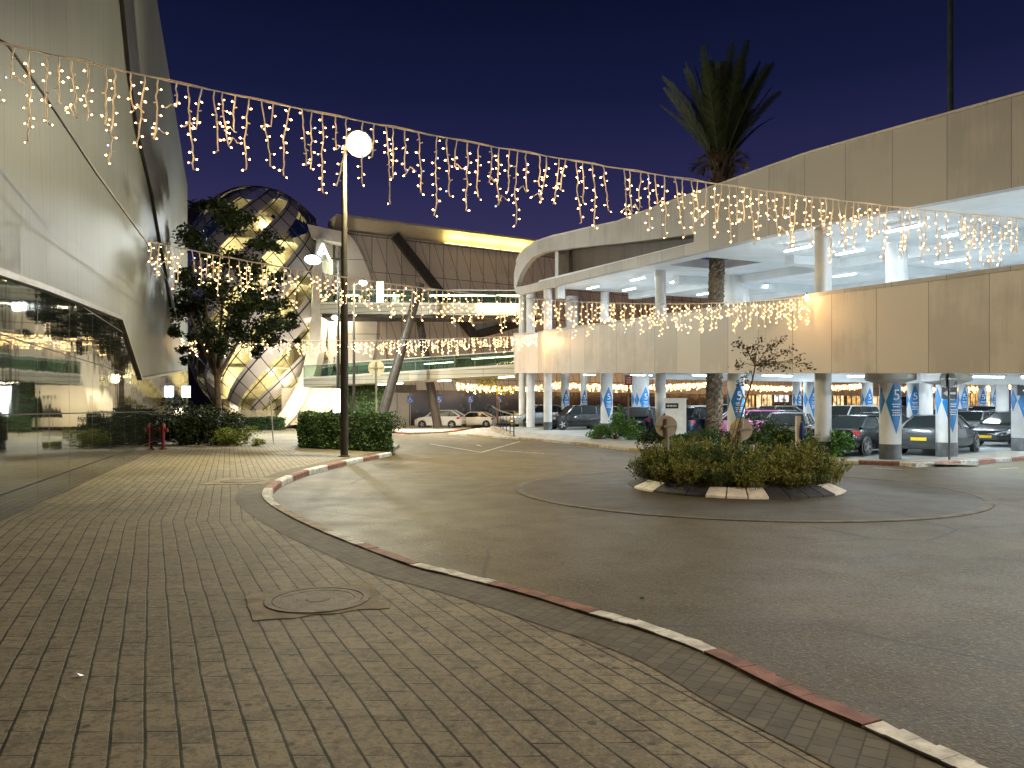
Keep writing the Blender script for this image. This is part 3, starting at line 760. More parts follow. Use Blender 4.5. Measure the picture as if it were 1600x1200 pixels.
# louvre, double door, lit shop windows
q0 = MF(601, 601); q1 = MF(650, 614)
b = MB(); b.box(((q0[0] + q1[0]) / 2, -.05, (q0[2] + q1[2]) / 2), (q1[0] - q0[0], .1, q0[2] - q1[2]))
for i in range(5): b.box(((q0[0] + q1[0]) / 2, -.12, q1[2] + (q0[2] - q1[2]) * (i + .5) / 5), (q1[0] - q0[0] - .1, .06, .06))
b.build('louvre', mat('louvre', (.12, .105, .08), .6), ML)
q0 = MF(604, 618); q1 = MF(637, 652)
dr = MB(); dr.box(((q0[0] + q1[0]) / 2, .12, 1.75), (q1[0] - q0[0] + .3, .2, 3.5)); dr = dr.build('door', M['door_white'], ML)
b = MB(); b.box(((q0[0] + q1[0]) / 2, .01, 1.6), (.04, .03, 3.2)); b.build('door_joint', M['dark_metal'], dr)
b = MB(); b.box(((q0[0] + q1[0]) / 2 - .15, -.02, 1.2), (.06, .08, .7)); b.build('handle', M['dark_metal'], dr)
def shopglow(name, c0, c1, st):
    n = N(name); co = n.coords(); v = n.n("TexVoronoi"); v.inputs["Scale"].default_value = 1.7; n.l(co, v.inputs["Vector"])
    nz = n.noise(co, 1.2, 4)
    c = n.mix(v.outputs["Distance"], c0, c1); n.l(c, n.b.inputs["Emission Color"])
    n.l(n.math('MULTIPLY', n.ramp(nz, .3, .65), st), n.b.inputs["Emission Strength"])
    n.b.inputs["Base Color"].default_value = (.05, .05, .05, 1); n.b.inputs["Roughness"].default_value = .2
    return n.mat
sg = [shopglow('lit_window_warm', (.95, .75, .42), (.5, .25, .08), 2.2), shopglow('lit_window_gold', (1.0, .62, .2), (.25, .11, .03), 1.6), shopglow('lit_window_white', (.9, .95, 1.0), (.5, .5, .48), 2.0)]
for xa, xb, ya, yb, k in ((1163, 1178, 608, 640, 1), (1180, 1206, 604, 642, 0), (1208, 1232, 602, 628, 2), (1236, 1252, 604, 645, 0), (1300, 1318, 600, 640, 0), (1322, 1344, 602, 636, 1), (1352, 1378, 598, 640, 0), (1440, 1466, 604, 650, 1), (1508, 1530, 598, 640, 1), (1540, 1560, 600, 640, 0)):
    q0 = MF(xa, ya, .2); q1 = MF(xb, yb, .2)
    z0, z1 = max(.4, q1[2]), q0[2]
    b = MB(); b.box(((q0[0] + q1[0]) / 2, .16, (z0 + z1) / 2), (q1[0] - q0[0], .06, z1 - z0)); x = b.build('shop_window', sg[k], ML)
    b = MB()
    for i in range(4): b.box((q0[0] + (q1[0] - q0[0]) * i / 3, .1, (z0 + z1) / 2), (.12, .1, z1 - z0))
    b.box(((q0[0] + q1[0]) / 2, .1, z0 + (z1 - z0) * .72), (q1[0] - q0[0], .09, .1)); b.build('window_frame', M['dark_metal'], x)

# ------------------------------------------------------------------ glazed dome with spiral panels and its curved white fin
DC = W(404, 475, 71); DR, DH = 7.3, 11.0
DO = thing('glass_dome', 'egg shaped lit glass dome wrapped in broad grey spiral bands behind the tree', 'dome', (DC.x, DC.y, 0))
NV, NT = 6.4, 10
def dpt(p, q, r=1.0):
    phi = math.pi * (p + q) / (2 * NV); th = math.pi * (q - p) / NT
    cz = max(0, math.cos(phi)) ** .85
    return Vector((DR * r * math.sin(th) * cz, -DR * r * math.cos(th) * cz, DC.z + DH * r * math.sin(phi)))
pan, gls, mul, gl2 = MB(), MB(), MB(), MB()
st = 8
lim = NV / 2 * .93
P0 = int(-8 * st); P1 = int(8 * st)
def okpq(p, q):
    return abs(p + q) / 2 < lim and -NT * .62 < (q - p) < NT * .62
for i in range(P0, P1):
    for j in range(P0, P1):
        p, q = i / st, j / st
        if not okpq(p + .06, q + .06): continue
        vs = [dpt(p, q), dpt(p + 1 / st, q), dpt(p + 1 / st, q + 1 / st), dpt(p, q + 1 / st)]
        (pan if (p + .12) % 1.0 < .5 else gls).add(vs, [(0, 1, 2, 3)])
pan.build('spiral_panel', M['dome_panel'], DO, smooth=True)
gls.build('glazing', M['dome_glass'], DO, smooth=True)
def dline(fn, a, z, rad, out):
    run = []
    n = int((z - a) * 8)
    for k in range(n + 1):
        v = a + (z - a) * k / n; p, q = fn(v)
        if okpq(p, q): run.append(dpt(p, q, 1.004))
        else:
            if len(run) > 1: out.tube(run, rad, 4, cap=False)
            run = []
    if len(run) > 1: out.tube(run, rad, 4, cap=False)
for k in range(-16, 17):
    dline(lambda v, k=k: (k / 2 - .12, v), -8, 8, .055, mul)
    dline(lambda v, k=k: (v, k / 2), -8, 8, .04, mul)
mul.build('mullions', M['black'], DO)
b = MB(); nb = 24; vs = []
for i in range(nb + 1):
    for j in range(nb + 1):
        ph = -1.35 + 2.7 * i / nb; th = math.pi / 2 + math.pi * j / nb; cz = math.cos(ph) ** .85
        vs.append((DR * .9 * math.sin(th) * cz, -DR * .5 * math.cos(th) * cz, DC.z + DH * .96 * math.sin(ph)))
b.add(vs, [(i * (nb + 1) + j, i * (nb + 1) + j + 1, (i + 1) * (nb + 1) + j + 1, (i + 1) * (nb + 1) + j) for i in range(nb) for j in range(nb)])
b.build('rear_lining', mat('dome_lining', (.55, .50, .38), .8), DO, smooth=True)
b = MB()
for z in (2.6, 5.4, 9.2, 13, 16.8):
    f = (z - DC.z) / DH; r = DR * .93 * math.sqrt(max(.02, 1 - f * f)); b.lathe([(r, z), (r, z + .3)], 40)
b.build('floor_slab', mat('dome_floor', (.40, .37, .30), .7), DO)
b = MB(); b.lathe([(3.2, .6), (3.6, 18), (1.5, 20.5)], 24); b.build('inner_core', mat('dome_core', (.42, .37, .28), .7), DO)
for z, e_ in ((1.6, 260), (4.3, 800), (7.6, 800), (11.4, 700), (15.2, 650), (19, 420)):
    light('POINT', 'interior_light', (-2.6 if 3 < z < 16 else -1.2, -4.6 if 3 < z < 16 else -2.9, z), e_, (1.0, .86, .52), DO, size=.5)
    light('POINT', 'interior_light', (3.6 if 3 < z < 16 else 1.5, -4.2 if 3 < z < 16 else -2.6, z), e_, (1.0, .86, .52), DO, size=.5)
FN = [(500, 372, 9), (498, 395, 11), (497, 420, 12), (496, 450, 14), (495, 480, 15), (494, 505, 16), (491, 540, 17), (485, 572, 19), (477, 598, 20), (466, 622, 22), (453, 643, 22), (440, 659, 20), (431, 664, 16)]
b = MB(); YF = 65.5
for (x0, y0, w0), (x1, y1, w1) in zip(FN, FN[1:]):
    def cr_(x, y, w_, i):
        ang = math.radians(0 if y < 500 else min(52, (y - 500) * .34)); ca, sa = math.cos(ang), math.sin(ang)
        L = W(x - w_ / 2 * ca, y - w_ / 2 * sa, YF); Rr = W(x + w_ / 2 * ca, y + w_ / 2 * sa, YF); return L, Rr
    a_, c_ = cr_(x0, y0, w0, 0); d_, e2 = cr_(x1, y1, w1, 1)
    dv = Vector((-1.1, 3.2, 0))
    b.add([a_, c_, e2, d_, a_ + dv, c_ + Vector((-.3, 3.2, 0)), e2 + Vector((-.3, 3.2, 0)), d_ + dv], [(0, 1, 2, 3), (4, 7, 6, 5), (0, 3, 7, 4), (1, 5, 6, 2)])
FO = tag(b.build('curved_fin', M['fin'], smooth=False), 'tall curved white fin glowing from below at the dome edge', 'fin')
light('SPOT', 'uplight', W(478, 655, 60.5), 1700, (1.0, .86, .62), None, (R(150), 0, R(14)), .15, 100, .8)
light('SPOT', 'uplight', W(452, 662, 62.0), 900, (1.0, .86, .62), None, (R(160), 0, R(10)), .15, 120, .8)
# entrance portal, sail panel, entrance wall
EN = thing('entrance_portal', 'grey entrance block with white canopy and lit letter A above the upper bridge', 'entrance', (0, 0, 0))
b = MB(); b.prism([W(488, 366, 69.5), W(548, 372, 69.5), W(548, 470, 69.5), W(488, 470, 69.5)], (0, .6, 0)); b.build('rear_wall', mat('portal_wall', (.24, .24, .23), .5, var=.06), EN)
b = MB(); b.prism([W(480, 350, 66), W(536, 362, 66), W(536, 380, 66), W(487, 372, 66)], (0, 3.2, .3)); b.build('canopy', M['fin'], EN)
for px in (508, 522, 534):
    b = MB(); b.beam(W(px, 376, 69.3), W(px, 470, 69.3), .22, .14); b.build('mullion', M['dark_metal'], EN)
for py, pa, pb in ((405, 500, 545), (425, 505, 545), (448, 505, 545)):
    b = MB(); b.beam(W(pa, py, 69.25), W(pb, py, 69.25), .12, .2); b.build('mullion', M['dark_metal'], EN)
b = MB(); b.box(W(517, 417, 69), (.25, .1, 1.3)); b.build('lit_slot', emit('green_light_strip', (.85, 1.0, .4), 5), EN)
A_ = font_mesh('A', 2.0, 'letter', M['letter_glow'], .08, EN)
A_.location = W(504.5, 394, 65.4); A_.rotation_euler = (R(90), 0, 0); A_.scale = (1.0, 1.0, 1)
b = MB(); b.prism([W(488, 493, 70.5), W(560, 493, 70.5), W(560, 610, 70.5), W(440, 610, 70.5), W(470, 560, 70.5)], (0, .4, 0)); b.build('lobby_wall', M['wall_warm'], EN)
for xa, ya, xb, yb in ((505, 494, 538, 508), (500, 545, 527, 553), (500, 553, 504, 578), (514, 553, 519, 578), (526, 545, 533, 580), (503, 508, 505, 545)):
    p, q = W(xa, ya, 70.3), W(xb, yb, 70.3)
    b = MB(); b.box((p + q) / 2, (q.x - p.x, .25, p.z - q.z)); b.build('door_frame', M['dark_metal'], EN)
light('AREA', 'lobby_light', W(522, 500, 68.2), 650, (1.0, .88, .62), EN, (0, 0, 0), 4.0)
light('AREA', 'canopy_light', W(510, 430, 67), 45, (.95, .98, 1.0), EN, (R(160), 0, 0), 3.0)
SP = [(540, 364), (547, 368), (557, 381), (568, 404), (577, 428), (583, 452), (587, 478), (589, 505), (588, 530), (584, 555), (576, 582), (572, 590), (541, 590)]
b = MB()
cv_ = [W(x, y, 67.2 + .0 * i) for i, (x, y) in enumerate(SP)]
b.prism(cv_, (.2, .5, 0)); tag(b.build('sail_panel', panel_mat('sail_cladding', (.56, .52, .46), 40, 3.4, 3, .03, .5)), 'tall pale sail shaped wall panel with a bulging right edge', 'wall panel')
b = MB(); b.prism([W(440, 606, 66.5), W(556, 606, 66.5), W(556, 664, 66.5), W(440, 664, 66.5)], (0, .4, 0))
EWL = tag(b.build('entrance_wall', M['wall_warm']), 'brightly lit cream entrance wall under the lower ramp', 'wall')
b = MB(); b.box(W(467.5, 652, 66.2), (.2, .1, 1.7)); b.build('door_jamb', M['dark_metal'], EWL)
b = MB(); b.prism([W(505, 651, 64), W(553, 609, 64), W(556, 651, 64)], (0, 1.5, 0)); tag(b.build('stair_flank', M['shop_dark']), 'dark sloping stair flank below the ramp by the lit totem', 'stair')
light('AREA', 'ramp_downlight', W(495, 615, 64.6), 330, (1.0, .85, .56), None, (R(28), 0, 0), 6.0, size_y=.4)
light('AREA', 'ramp_downlight', W(465, 660, 63), 130, (1.0, .85, .56), None, (R(130), 0, 0), 2.0)

p = W(282, 640, 90); q = W(470, 640, 90); zt_ = W(300, 318, 90).z
b = MB(); b.box(((p.x + q.x) / 2, 94, zt_ / 2 - .1), (q.x - p.x, 6, zt_ + .2)); x = b.build('rear_block', panel_mat('rear_block_cladding', (.10, .09, .075), 2.0, 3.4, 0, .03)); tag(x, 'dark building block filling the gap behind the glass dome', 'building')

# ------------------------------------------------------------------ bridges and their struts
def bridge(name, label, a0, a1, wdt, edge, rail, strips):
    """a0, a1: left and right ends of the near deck edge at deck level"""
    t = thing(name, label, 'bridge', a0, math.atan2(a1.y - a0.y, a1.x - a0.x))
    L = (Vector(a1.xy) - Vector(a0.xy)).length; dz = a1.z - a0.z
    b = MB(); b.prism([(0, 0, 0), (L, 0, dz), (L, 0, dz - edge), (0, 0, -edge)], (0, wdt, 0)); b.build('deck', M['deck_edge'], t)
    b = MB(); b.prism([(0, -.07, .05), (L, -.07, dz + .05), (L, -.07, dz - .10), (0, -.07, -.10)], (0, .06, 0)); b.build('deck_trim', M['fin'], t)
    for y in (.05, wdt - .05):
        g = MB(); g.prism([(0, y, .08), (L, y, dz + .08), (L, y, dz + rail), (0, y, rail)], (0, .02, 0)); g.build('glass_panel', M['glass_rail'], t)
        b = MB(); b.tube([(0, y, rail + .03), (L, y, dz + rail + .03)], .045, 6); b.build('handrail', M['white_paint'], t)
        b = MB(); n = int(L / 1.5)
        for i in range(n + 1): b.box((L * i / n, y + .04, dz * i / n + rail / 2), (.05, .05, rail))
        b.build('rail_posts', M['grey_metal'], t)
    for f0, f1, y, z, hgt in strips:
        b = MB(); b.beam((L * f0, y, dz * f0 + z), (L * f1, y, dz * f1 + z), .12, hgt); b.build('strip_light', M['warm_glow'], t)
    return t
UBr = bridge('upper_footbridge', 'upper level footbridge with glass rail running from entrance to garage', W(500, 473, 58), W(812, 475, 54.5), 3.2, .85, 1.0,
       [(.50, .985, 3.15, 1.08, .1), (.02, .12, 3.0, 1.05, .09), (.22, .34, 3.0, 1.05, .09), (.80, .985, -.09, -.28, .5)])
b = MB(); b.prism([W(503, 488, 58.2), W(812, 490, 54.8), W(812, 497, 54.8), W(503, 496, 58.2)], (0, 2.6, 0)); b.build('under_beam', M['beam_brown'])
ob_ = C.objects['under_beam']; ob_.parent = UBr; ob_.matrix_parent_inverse = (Matrix.Translation(UBr.location) @ Matrix.Rotation(UBr.rotation_euler.z, 4, 'Z')).inverted()
bridge('lower_footbridge', 'lower sloping glass railed ramp rising from lobby to garage', W(474, 591, 58.6), W(806, 570, 54), 3.0, .72, .98,
       [(.33, .45, 1.5, -.78, .06), (.62, .68, 1.5, -.78, .06), (.9, .97, 1.5, -.78, .06), (.28, .40, 3.0, .7, .05), (.52, .66, 3.0, .75, .05), (.75, .95, 3.0, .9, .05)])
b = MB(); b.box(W(594, 462, 58.5), (.5, .3, 2.2)); tag(b.build('lit_column', M['white_glow']), 'glowing white column on the upper footbridge', 'light column')
b = MB(); b.tube([W(657, 443, 53.4), W(597, 652, 52.2)], [.30, .36], 10); x = b.build('inclined_strut', M['dark_metal'], smooth=True); x.data.materials[0] = M['beam_brown']; tag(x, 'dark leaning strut crossing in front of both footbridges', 'strut')
b = MB(); b.tube([W(650, 470, 59.5), W(684, 667, 61.5)], [.30, .38], 10); x = b.build('inclined_strut', M['dark_metal'], smooth=True); x.data.materials[0] = M['beam_brown']; tag(x, 'dark leaning strut footed in front of the white suv', 'strut')
for px in (500, 700):
    pass
light('AREA', 'bridge_light', W(655, 497, 57.2), 240, (1.0, .87, .62), UBr if False else None, (0, 0, 0), 13, size_y=.6)
light('AREA', 'ramp_light', W(660, 604, 56.6), 1500, (1.0, .87, .66), None, (0, 0, 0), 11, size_y=.6)

# ------------------------------------------------------------------ street lamps
def street_lamp(label, base, h, r0, r1, heads, energy, col, lens, spot=168, down=(0, 0, 0)):
    t = thing('street_lamp', label, 'street lamp', base, 0, None)
    b = MB(); b.lathe([(r0 * 1.5, 0), (r0 * 1.5, .03), (r0, .05), (r0, h * .3), (r1, h), (.02, h + .03)], 16); b.build('pole', M['pole'], t, smooth=True)
    for dx, dy, dz, tx, tz, sz in heads:
        hp = Vector((dx, dy, h + dz))
        b = MB(); b.tube([(0, 0, h - .12), (dx * .5, dy * .5, h + dz * .5 - .02), hp], r1 * .55, 8); b.build('arm', M['pole'], t)
        rot = Matrix.Rotation(tz, 3, 'Z') @ Matrix.Rotation(tx, 3, 'X')
        hd = MB()
        prof = [(sz * .30, .16), (sz * .62, .10), (sz * .70, .0), (sz * .66, -.02)]
        hd.lathe(prof, 24); hd.v = [tuple(hp + rot @ Vector(v)) for v in hd.v]; hd.build('lamp_head', M['dark_metal'], t, smooth=True)
        ln = MB(); ln.lathe([(sz * .60, -.022), (sz * .5, -.07), (sz * .25, -.10), (.01, -.11)], 24); ln.v = [tuple(hp + rot @ Vector(v)) for v in ln.v]
        ln.build('lens', lens, t, smooth=True)
        lp = hp + (Vector((0, -.12, -.78)) if tx < R(-50) else rot @ Vector((0, 0, -.22)))
        light('POINT', 'lamp_light', lp, energy * .38, col, t, None, .18)
        light('SPOT', 'lamp_light', lp - Vector((0, 0, .02)), energy * .95, col, t, None, .18, 152, .9)
    return t
street_lamp('tall tapered street lamp with blazing white head standing in front of the clipped hedge', Gd(538, 713.5), 10.6, .135, .075, [(.52, -.10, .02, R(-62), R(6), .66)], 4600, (1.0, .87, .52), M['lamp_lens'], 172)
# its twin across the road behind the photographer, which lights the foreground
street_lamp('street lamp of the same kind on the far side of the road behind the viewer', (12.5, 2.5, 0), 9.95, .135, .075, [(-.4, .45, .02, R(8), R(0), .7)], 4000, (1.0, .82, .58), M['lamp_lens'], 170)
street_lamp('slim lamp post with cool white head beside the letter A', W(529, 640, 46) - Vector((0, 0, 1.6)), W(529, 408, 46).z, .085, .05, [(W(490, 407, 46).x - W(529, 407, 46).x, -.2, .05, R(-25), R(8), .8)], 7000, (.90, .98, 1.0), M['lamp_lens_cool'])
street_lamp('slim lamp post with warm head in front of the upper footbridge', W(553, 640, 48) - Vector((0, 0, 1.6)), W(553, 443, 48).z, .09, .06, [(W(568, 441, 48).x - W(553, 441, 48).x, -.1, .05, R(-35), R(0), .42)], 4200, (1.0, .94, .72), M['lamp_lens'])
street_lamp('short lamp post with small globe glow behind the tall lamp', W(527, 640, 50) - Vector((0, 0, 1.6)), W(527, 497, 50).z, .06, .05, [(-.12, -.1, .02, R(-20), 0, .42)], 220, (.95, .98, .9), M['lamp_lens_cool'])
ms = thing('floodlight_mast', 'tall dark green mast rising above the garage roof edge against the night sky', 'mast', ((1485 - 800) / F * 30, 30, 8.6))
b = MB(); b.tube([(0, 0, 0), (0, 0, 17.4)], [.12, .09], 12); b.build('pole', mat('mast_green', (.06, .085, .05), .5, .2), ms, smooth=True)
b = MB(); b.box((-.3, -.1, 17.3), (1.6, .3, .12)); b.box((-.9, -.25, 17.1), (.5, .4, .25)); b.box((.4, -.25, 17.1), (.5, .4, .25)); b.build('lamp_head', M['dark_metal'], ms)

# ------------------------------------------------------------------ icicle light strings
def icicles(name, label, A, B, sag, step, dmin, dmax, bulb, wire, detail, seed, lit=True, gaps=0.0, blue=.03, cat='light string'):
    r = random.Random(seed); A = Vector(A); B = Vector(B)
    t = thing(name, label, cat, A, 0, 'strings of icicle lights')
    L = (B - A).length; n = int(L / step)
    side = Vector((B.x - A.x, B.y - A.y, 0)).normalized(); nrm = Vector((-side.y, side.x, 0))
    def P(f):
        p = (B - A) * f; p.z -= 4 * sag * f * (1 - f); return p
    b = MB(); K = 90
    b.tube([P(i / K) + Vector((0, 0, r.uniform(-.005, .005))) for i in range(K + 1)], wire * .95, 5)
    b.tube([P(i / K) + Vector((0, 0, .018 + .008 * math.sin(i * 1.7) + r.uniform(-.005, .005))) + nrm * .015 for i in range(K + 1)], wire * .7, 4)
    b.build('cable', M['wire'], t)
    def drop_geo(p0, wb, lb, long_):
        pts = [Vector((0, 0, 0))]; seg = .072 if detail == 1 else .085
        k = max(2, int(long_ / seg)); dx = r.uniform(-.18, .18); ph = r.random() * 6
        stub = []
        x = 0; y = 0
        curl = r.choice((0, 0, 0, 1, -1))
        for i in range(1, k + 1):
            x += dx * .035 + r.uniform(-.016, .016); y += r.uniform(-.014, .014)
            if curl and i > k - 2: x += curl * .055
            pts.append(side * x + nrm * y + Vector((0, 0, -i * seg * (1 if not (curl and i > k - 2) else .75))))
        z_ = pts[-1]
        wb.tube([p0 + p for p in pts], wire, 4 if not detail else 5)
        sgn = r.choice((-1, 1))
        off_ = r.randint(0, 1)
        for i in range(1 + off_, len(pts)):
            if i != len(pts) - 1 and r.random() < .20: continue
            sgn = -sgn; q = p0 + pts[i]
            d = (side * sgn * r.uniform(.5, 1.1) + nrm * r.uniform(-.6, .6) + Vector((0, 0, r.uniform(-.7, .35)))).normalized()
            tip = q + d * r.uniform(.030, .048)
            wb.tube([q, tip], wire * .85, 4)
            mi = 1 if r.random() < blue else 0
            s_ = bulb * r.uniform(.75, 1.2); u = d; a = u.cross(Vector((.3, .2, 1))).normalized() * s_; c = u.cross(a).normalized() * s_
            e0 = tip - u * s_ * .6; e1 = tip + u * s_ * 1.5
            if r.random() < .14: continue
            fcs = [(0, 2, 1), (0, 3, 2), (0, 4, 3), (0, 1, 4), (1, 2, 5), (2, 3, 5), (3, 4, 5), (4, 1, 5)]
            if detail == 1: lb.append((tip, [v - tip for v in (e0, tip + a, tip + c, tip - a, tip - c, e1)], fcs, mi))
            else: lb.add([e0, tip + a, tip + c, tip - a, tip - c, e1], fcs, mi + (1 if detail == 2 else 0))
    cyc = [.55, .95, .4, 1.0, .7, .3, .85, .6]
    if detail:
        cnt = 0
        for i in range(n):
            f = (i + .5 + r.uniform(-.3, .3)) / n
            if r.random() < gaps: continue
            p0 = P(f); wb = MB(); lb = [] if detail == 1 else wb; z = Vector((0, 0, 0))
            drop_geo(z, wb, lb, dmin + (dmax - dmin) * min(1, cyc[i % 8] * r.uniform(.7, 1.15)))
            d = wb.build('icicle_drop', M['wire'] if detail == 1 else [M['wire'], M['bulb'], M['bulb_blue']], t, fix=False); d.location = p0
            if detail == 1:
                for tip, vs, fcs, mi in lb:
                    q = MB(); q.add(vs, fcs); q = q.build('led_bulb', M['bulb_blue'] if mi else M['bulb'], d, fix=False); q.location = tip
    else:
        wb, lb = MB(), MB()
        for i in range(n):
            f = (i + .5 + r.uniform(-.35, .35)) / n
            if r.random() < gaps: continue
            drop_geo(P(f), wb, lb, dmin + (dmax - dmin) * cyc[i % 8] * r.uniform(.7, 1.1))
        d = wb.build('icicle_drops', M['wire'], t, fix=False); tag(d, kind='stuff')
        d = lb.build('led_bulbs', [M['bulb'], M['bulb_blue']], t, fix=False); tag(d, kind='stuff')
    return t
S1A = W(-40, 58, 8.0); S1B = Vector((14.5, 15.6, W(1876, 352, 15.6).z))
def sagfit(A, B, px, py):
    # parameter where the straight chord passes column px, then the sag that drops it to py
    r_ = (px - 800) / F; d = B - A; f = (A.y * r_ - A.x) / (d.x - d.y * r_)
    p = A + d * f; return (p.z - (CZ + (HZ - py) / F * p.y)) / (4 * f * (1 - f))
icicles('icicle_light_string', 'nearest icicle light string sweeping across the sky from metal building to garage', S1A, S1B, sagfit(S1A, S1B, 870, 247), .145, .30, 1.08, .0118, .0092, 1, 3, gaps=.05)
S2A = W(228, 377, 17.2); S2B = W(1264, 464, 25.9)
icicles('icicle_light_string', 'second icicle light string hanging from tree side to the garage parapet', S2A, S2B, sagfit(S2A, S2B, 720, 457), .175, .36, 1.10, .0150, .0110, 1, 11, gaps=.04)
S3A = W(284, 527, 40); S3B = W(840, 523, 48.0)
icicles('icicle_light_string', 'third icicle light string running behind the tree to the garage corner', S3A, S3B, sagfit(S3A, S3B, 560, 532), .20, .34, 1.1, .025, .013, 2, 23)
for lab, a_, c_, sd in (('far icicle light string crossing the small tree by the mall', W(712, 597, 66), W(868, 598, 70), 31), ('far icicle light string seen under the garage along the mall front', W(866, 596, 72), W(1112, 596, 84), 37), ('far icicle light string above the bright shop windows', W(1160, 600, 84), W(1350, 598, 92), 41), ('icicle light string crossing the open lower garage far right', W(1395, 602, 92), W(1590, 600, 100), 43)):
    icicles('icicle_light_string', lab, a_, c_, .3, .16, .30, .85, .040, .012, False, sd)
# lantern at the end of the second string, plus the cable that carries the strings
e2_ = thing('end_bulb', 'bright warm bulb cluster fixed to the parapet at a string end', 'bulb', S2B + Vector((-.10, -.06, -.05)))
b = MB(); b.lathe([(.02, .12), (.06, .06), (.07, 0), (.05, -.06), (.01, -.09)], 12); b.build('bulb', emit('warm_bulb', (1.0, .6, .25), 30), e2_, smooth=True)
b = MB(); b.lathe([(.02, .12), (.02, .2)], 8); b.build('socket', M['plastic'], e2_)
light('POINT', 'bulb_light', (-.28, -.14, -.28), 40, (1.0, .55, .22), e2_, size=.06)
e3_ = thing('end_bulb', 'warm bulb cluster at the garage corner where the third string ends', 'bulb', S3B + Vector((-.12, -.1, -.1)))
b = MB(); b.lathe([(.02, .12), (.07, .06), (.09, 0), (.06, -.06), (.01, -.09)], 12); b.build('bulb', bpy.data.materials['warm_bulb'], e3_, smooth=True)
b = MB(); b.lathe([(.02, .12), (.02, .2)], 8); b.build('socket', M['plastic'], e3_)
light('POINT', 'bulb_light', (-.3, -.5, -.4), 90, (1.0, .55, .22), e3_, size=.1)
b = MB(); q0, q1, q2 = W(-60, 30, 8.0), S1A.lerp(S1B, .03) * 1 + Vector((0, 0, -.02)), S2A
b.tube([q0, W(12, 70, 8.15), W(70, 150, 9.6), W(150, 270, 12.6), q2, W(262, 440, 24), W(284, 527, 40)], .018, 6)
tag(b.build('support_cable', M['black']), 'thin dark cable along the metal building carrying the light strings', 'cable')

# ------------------------------------------------------------------ cars
def paint(name, col, metal=.4):
    n = N(name); n.b.inputs["Base Color"].default_value = col + (1,); n.b.inputs["Roughness"].default_value = .22; n.b.inputs["Specular IOR Level"].default_value = .3
    n.b.inputs["Metallic"].default_value = metal; n.b.inputs["Coat Weight"].default_value = .35; n.b.inputs["Coat Roughness"].default_value = .04
    return n.mat
PAINT = {'white': paint('car_paint_white', (.75, .75, .73), 0), 'silver': paint('car_paint_silver', (.42, .43, .44), .7), 'grey': paint('car_paint_grey', (.06, .066, .07), .4), 'black': paint('car_paint_black', (.006, .007, .008), 0),
         'blue': paint('car_paint_blue', (.02, .035, .075), .4), 'pink': paint('car_paint_pink', (.66, .20, .42), .1), 'beige': paint('car_paint_beige', (.36, .34, .30), .5)}
SPEC = {  # length, width, height, hood front z, hood base z, belt rear z, windscreen base, roof front, roof rear, rear glass base, tail top z
    'sedan': (4.65, 1.80, 1.45, .68, .95, .99, .27, .43, .68, .86, .97), 'suv': (4.45, 1.84, 1.62, .80, 1.04, 1.09, .25, .40, .78, .96, 1.06), 'hatch': (4.05, 1.76, 1.50, .70, .98, 1.03, .22, .37, .80, .96, 1.00), 'van': (4.5, 1.80, 1.72, .80, 1.08, 1.1, .16, .33, .88, .975, 1.08)}
MESHC = {}
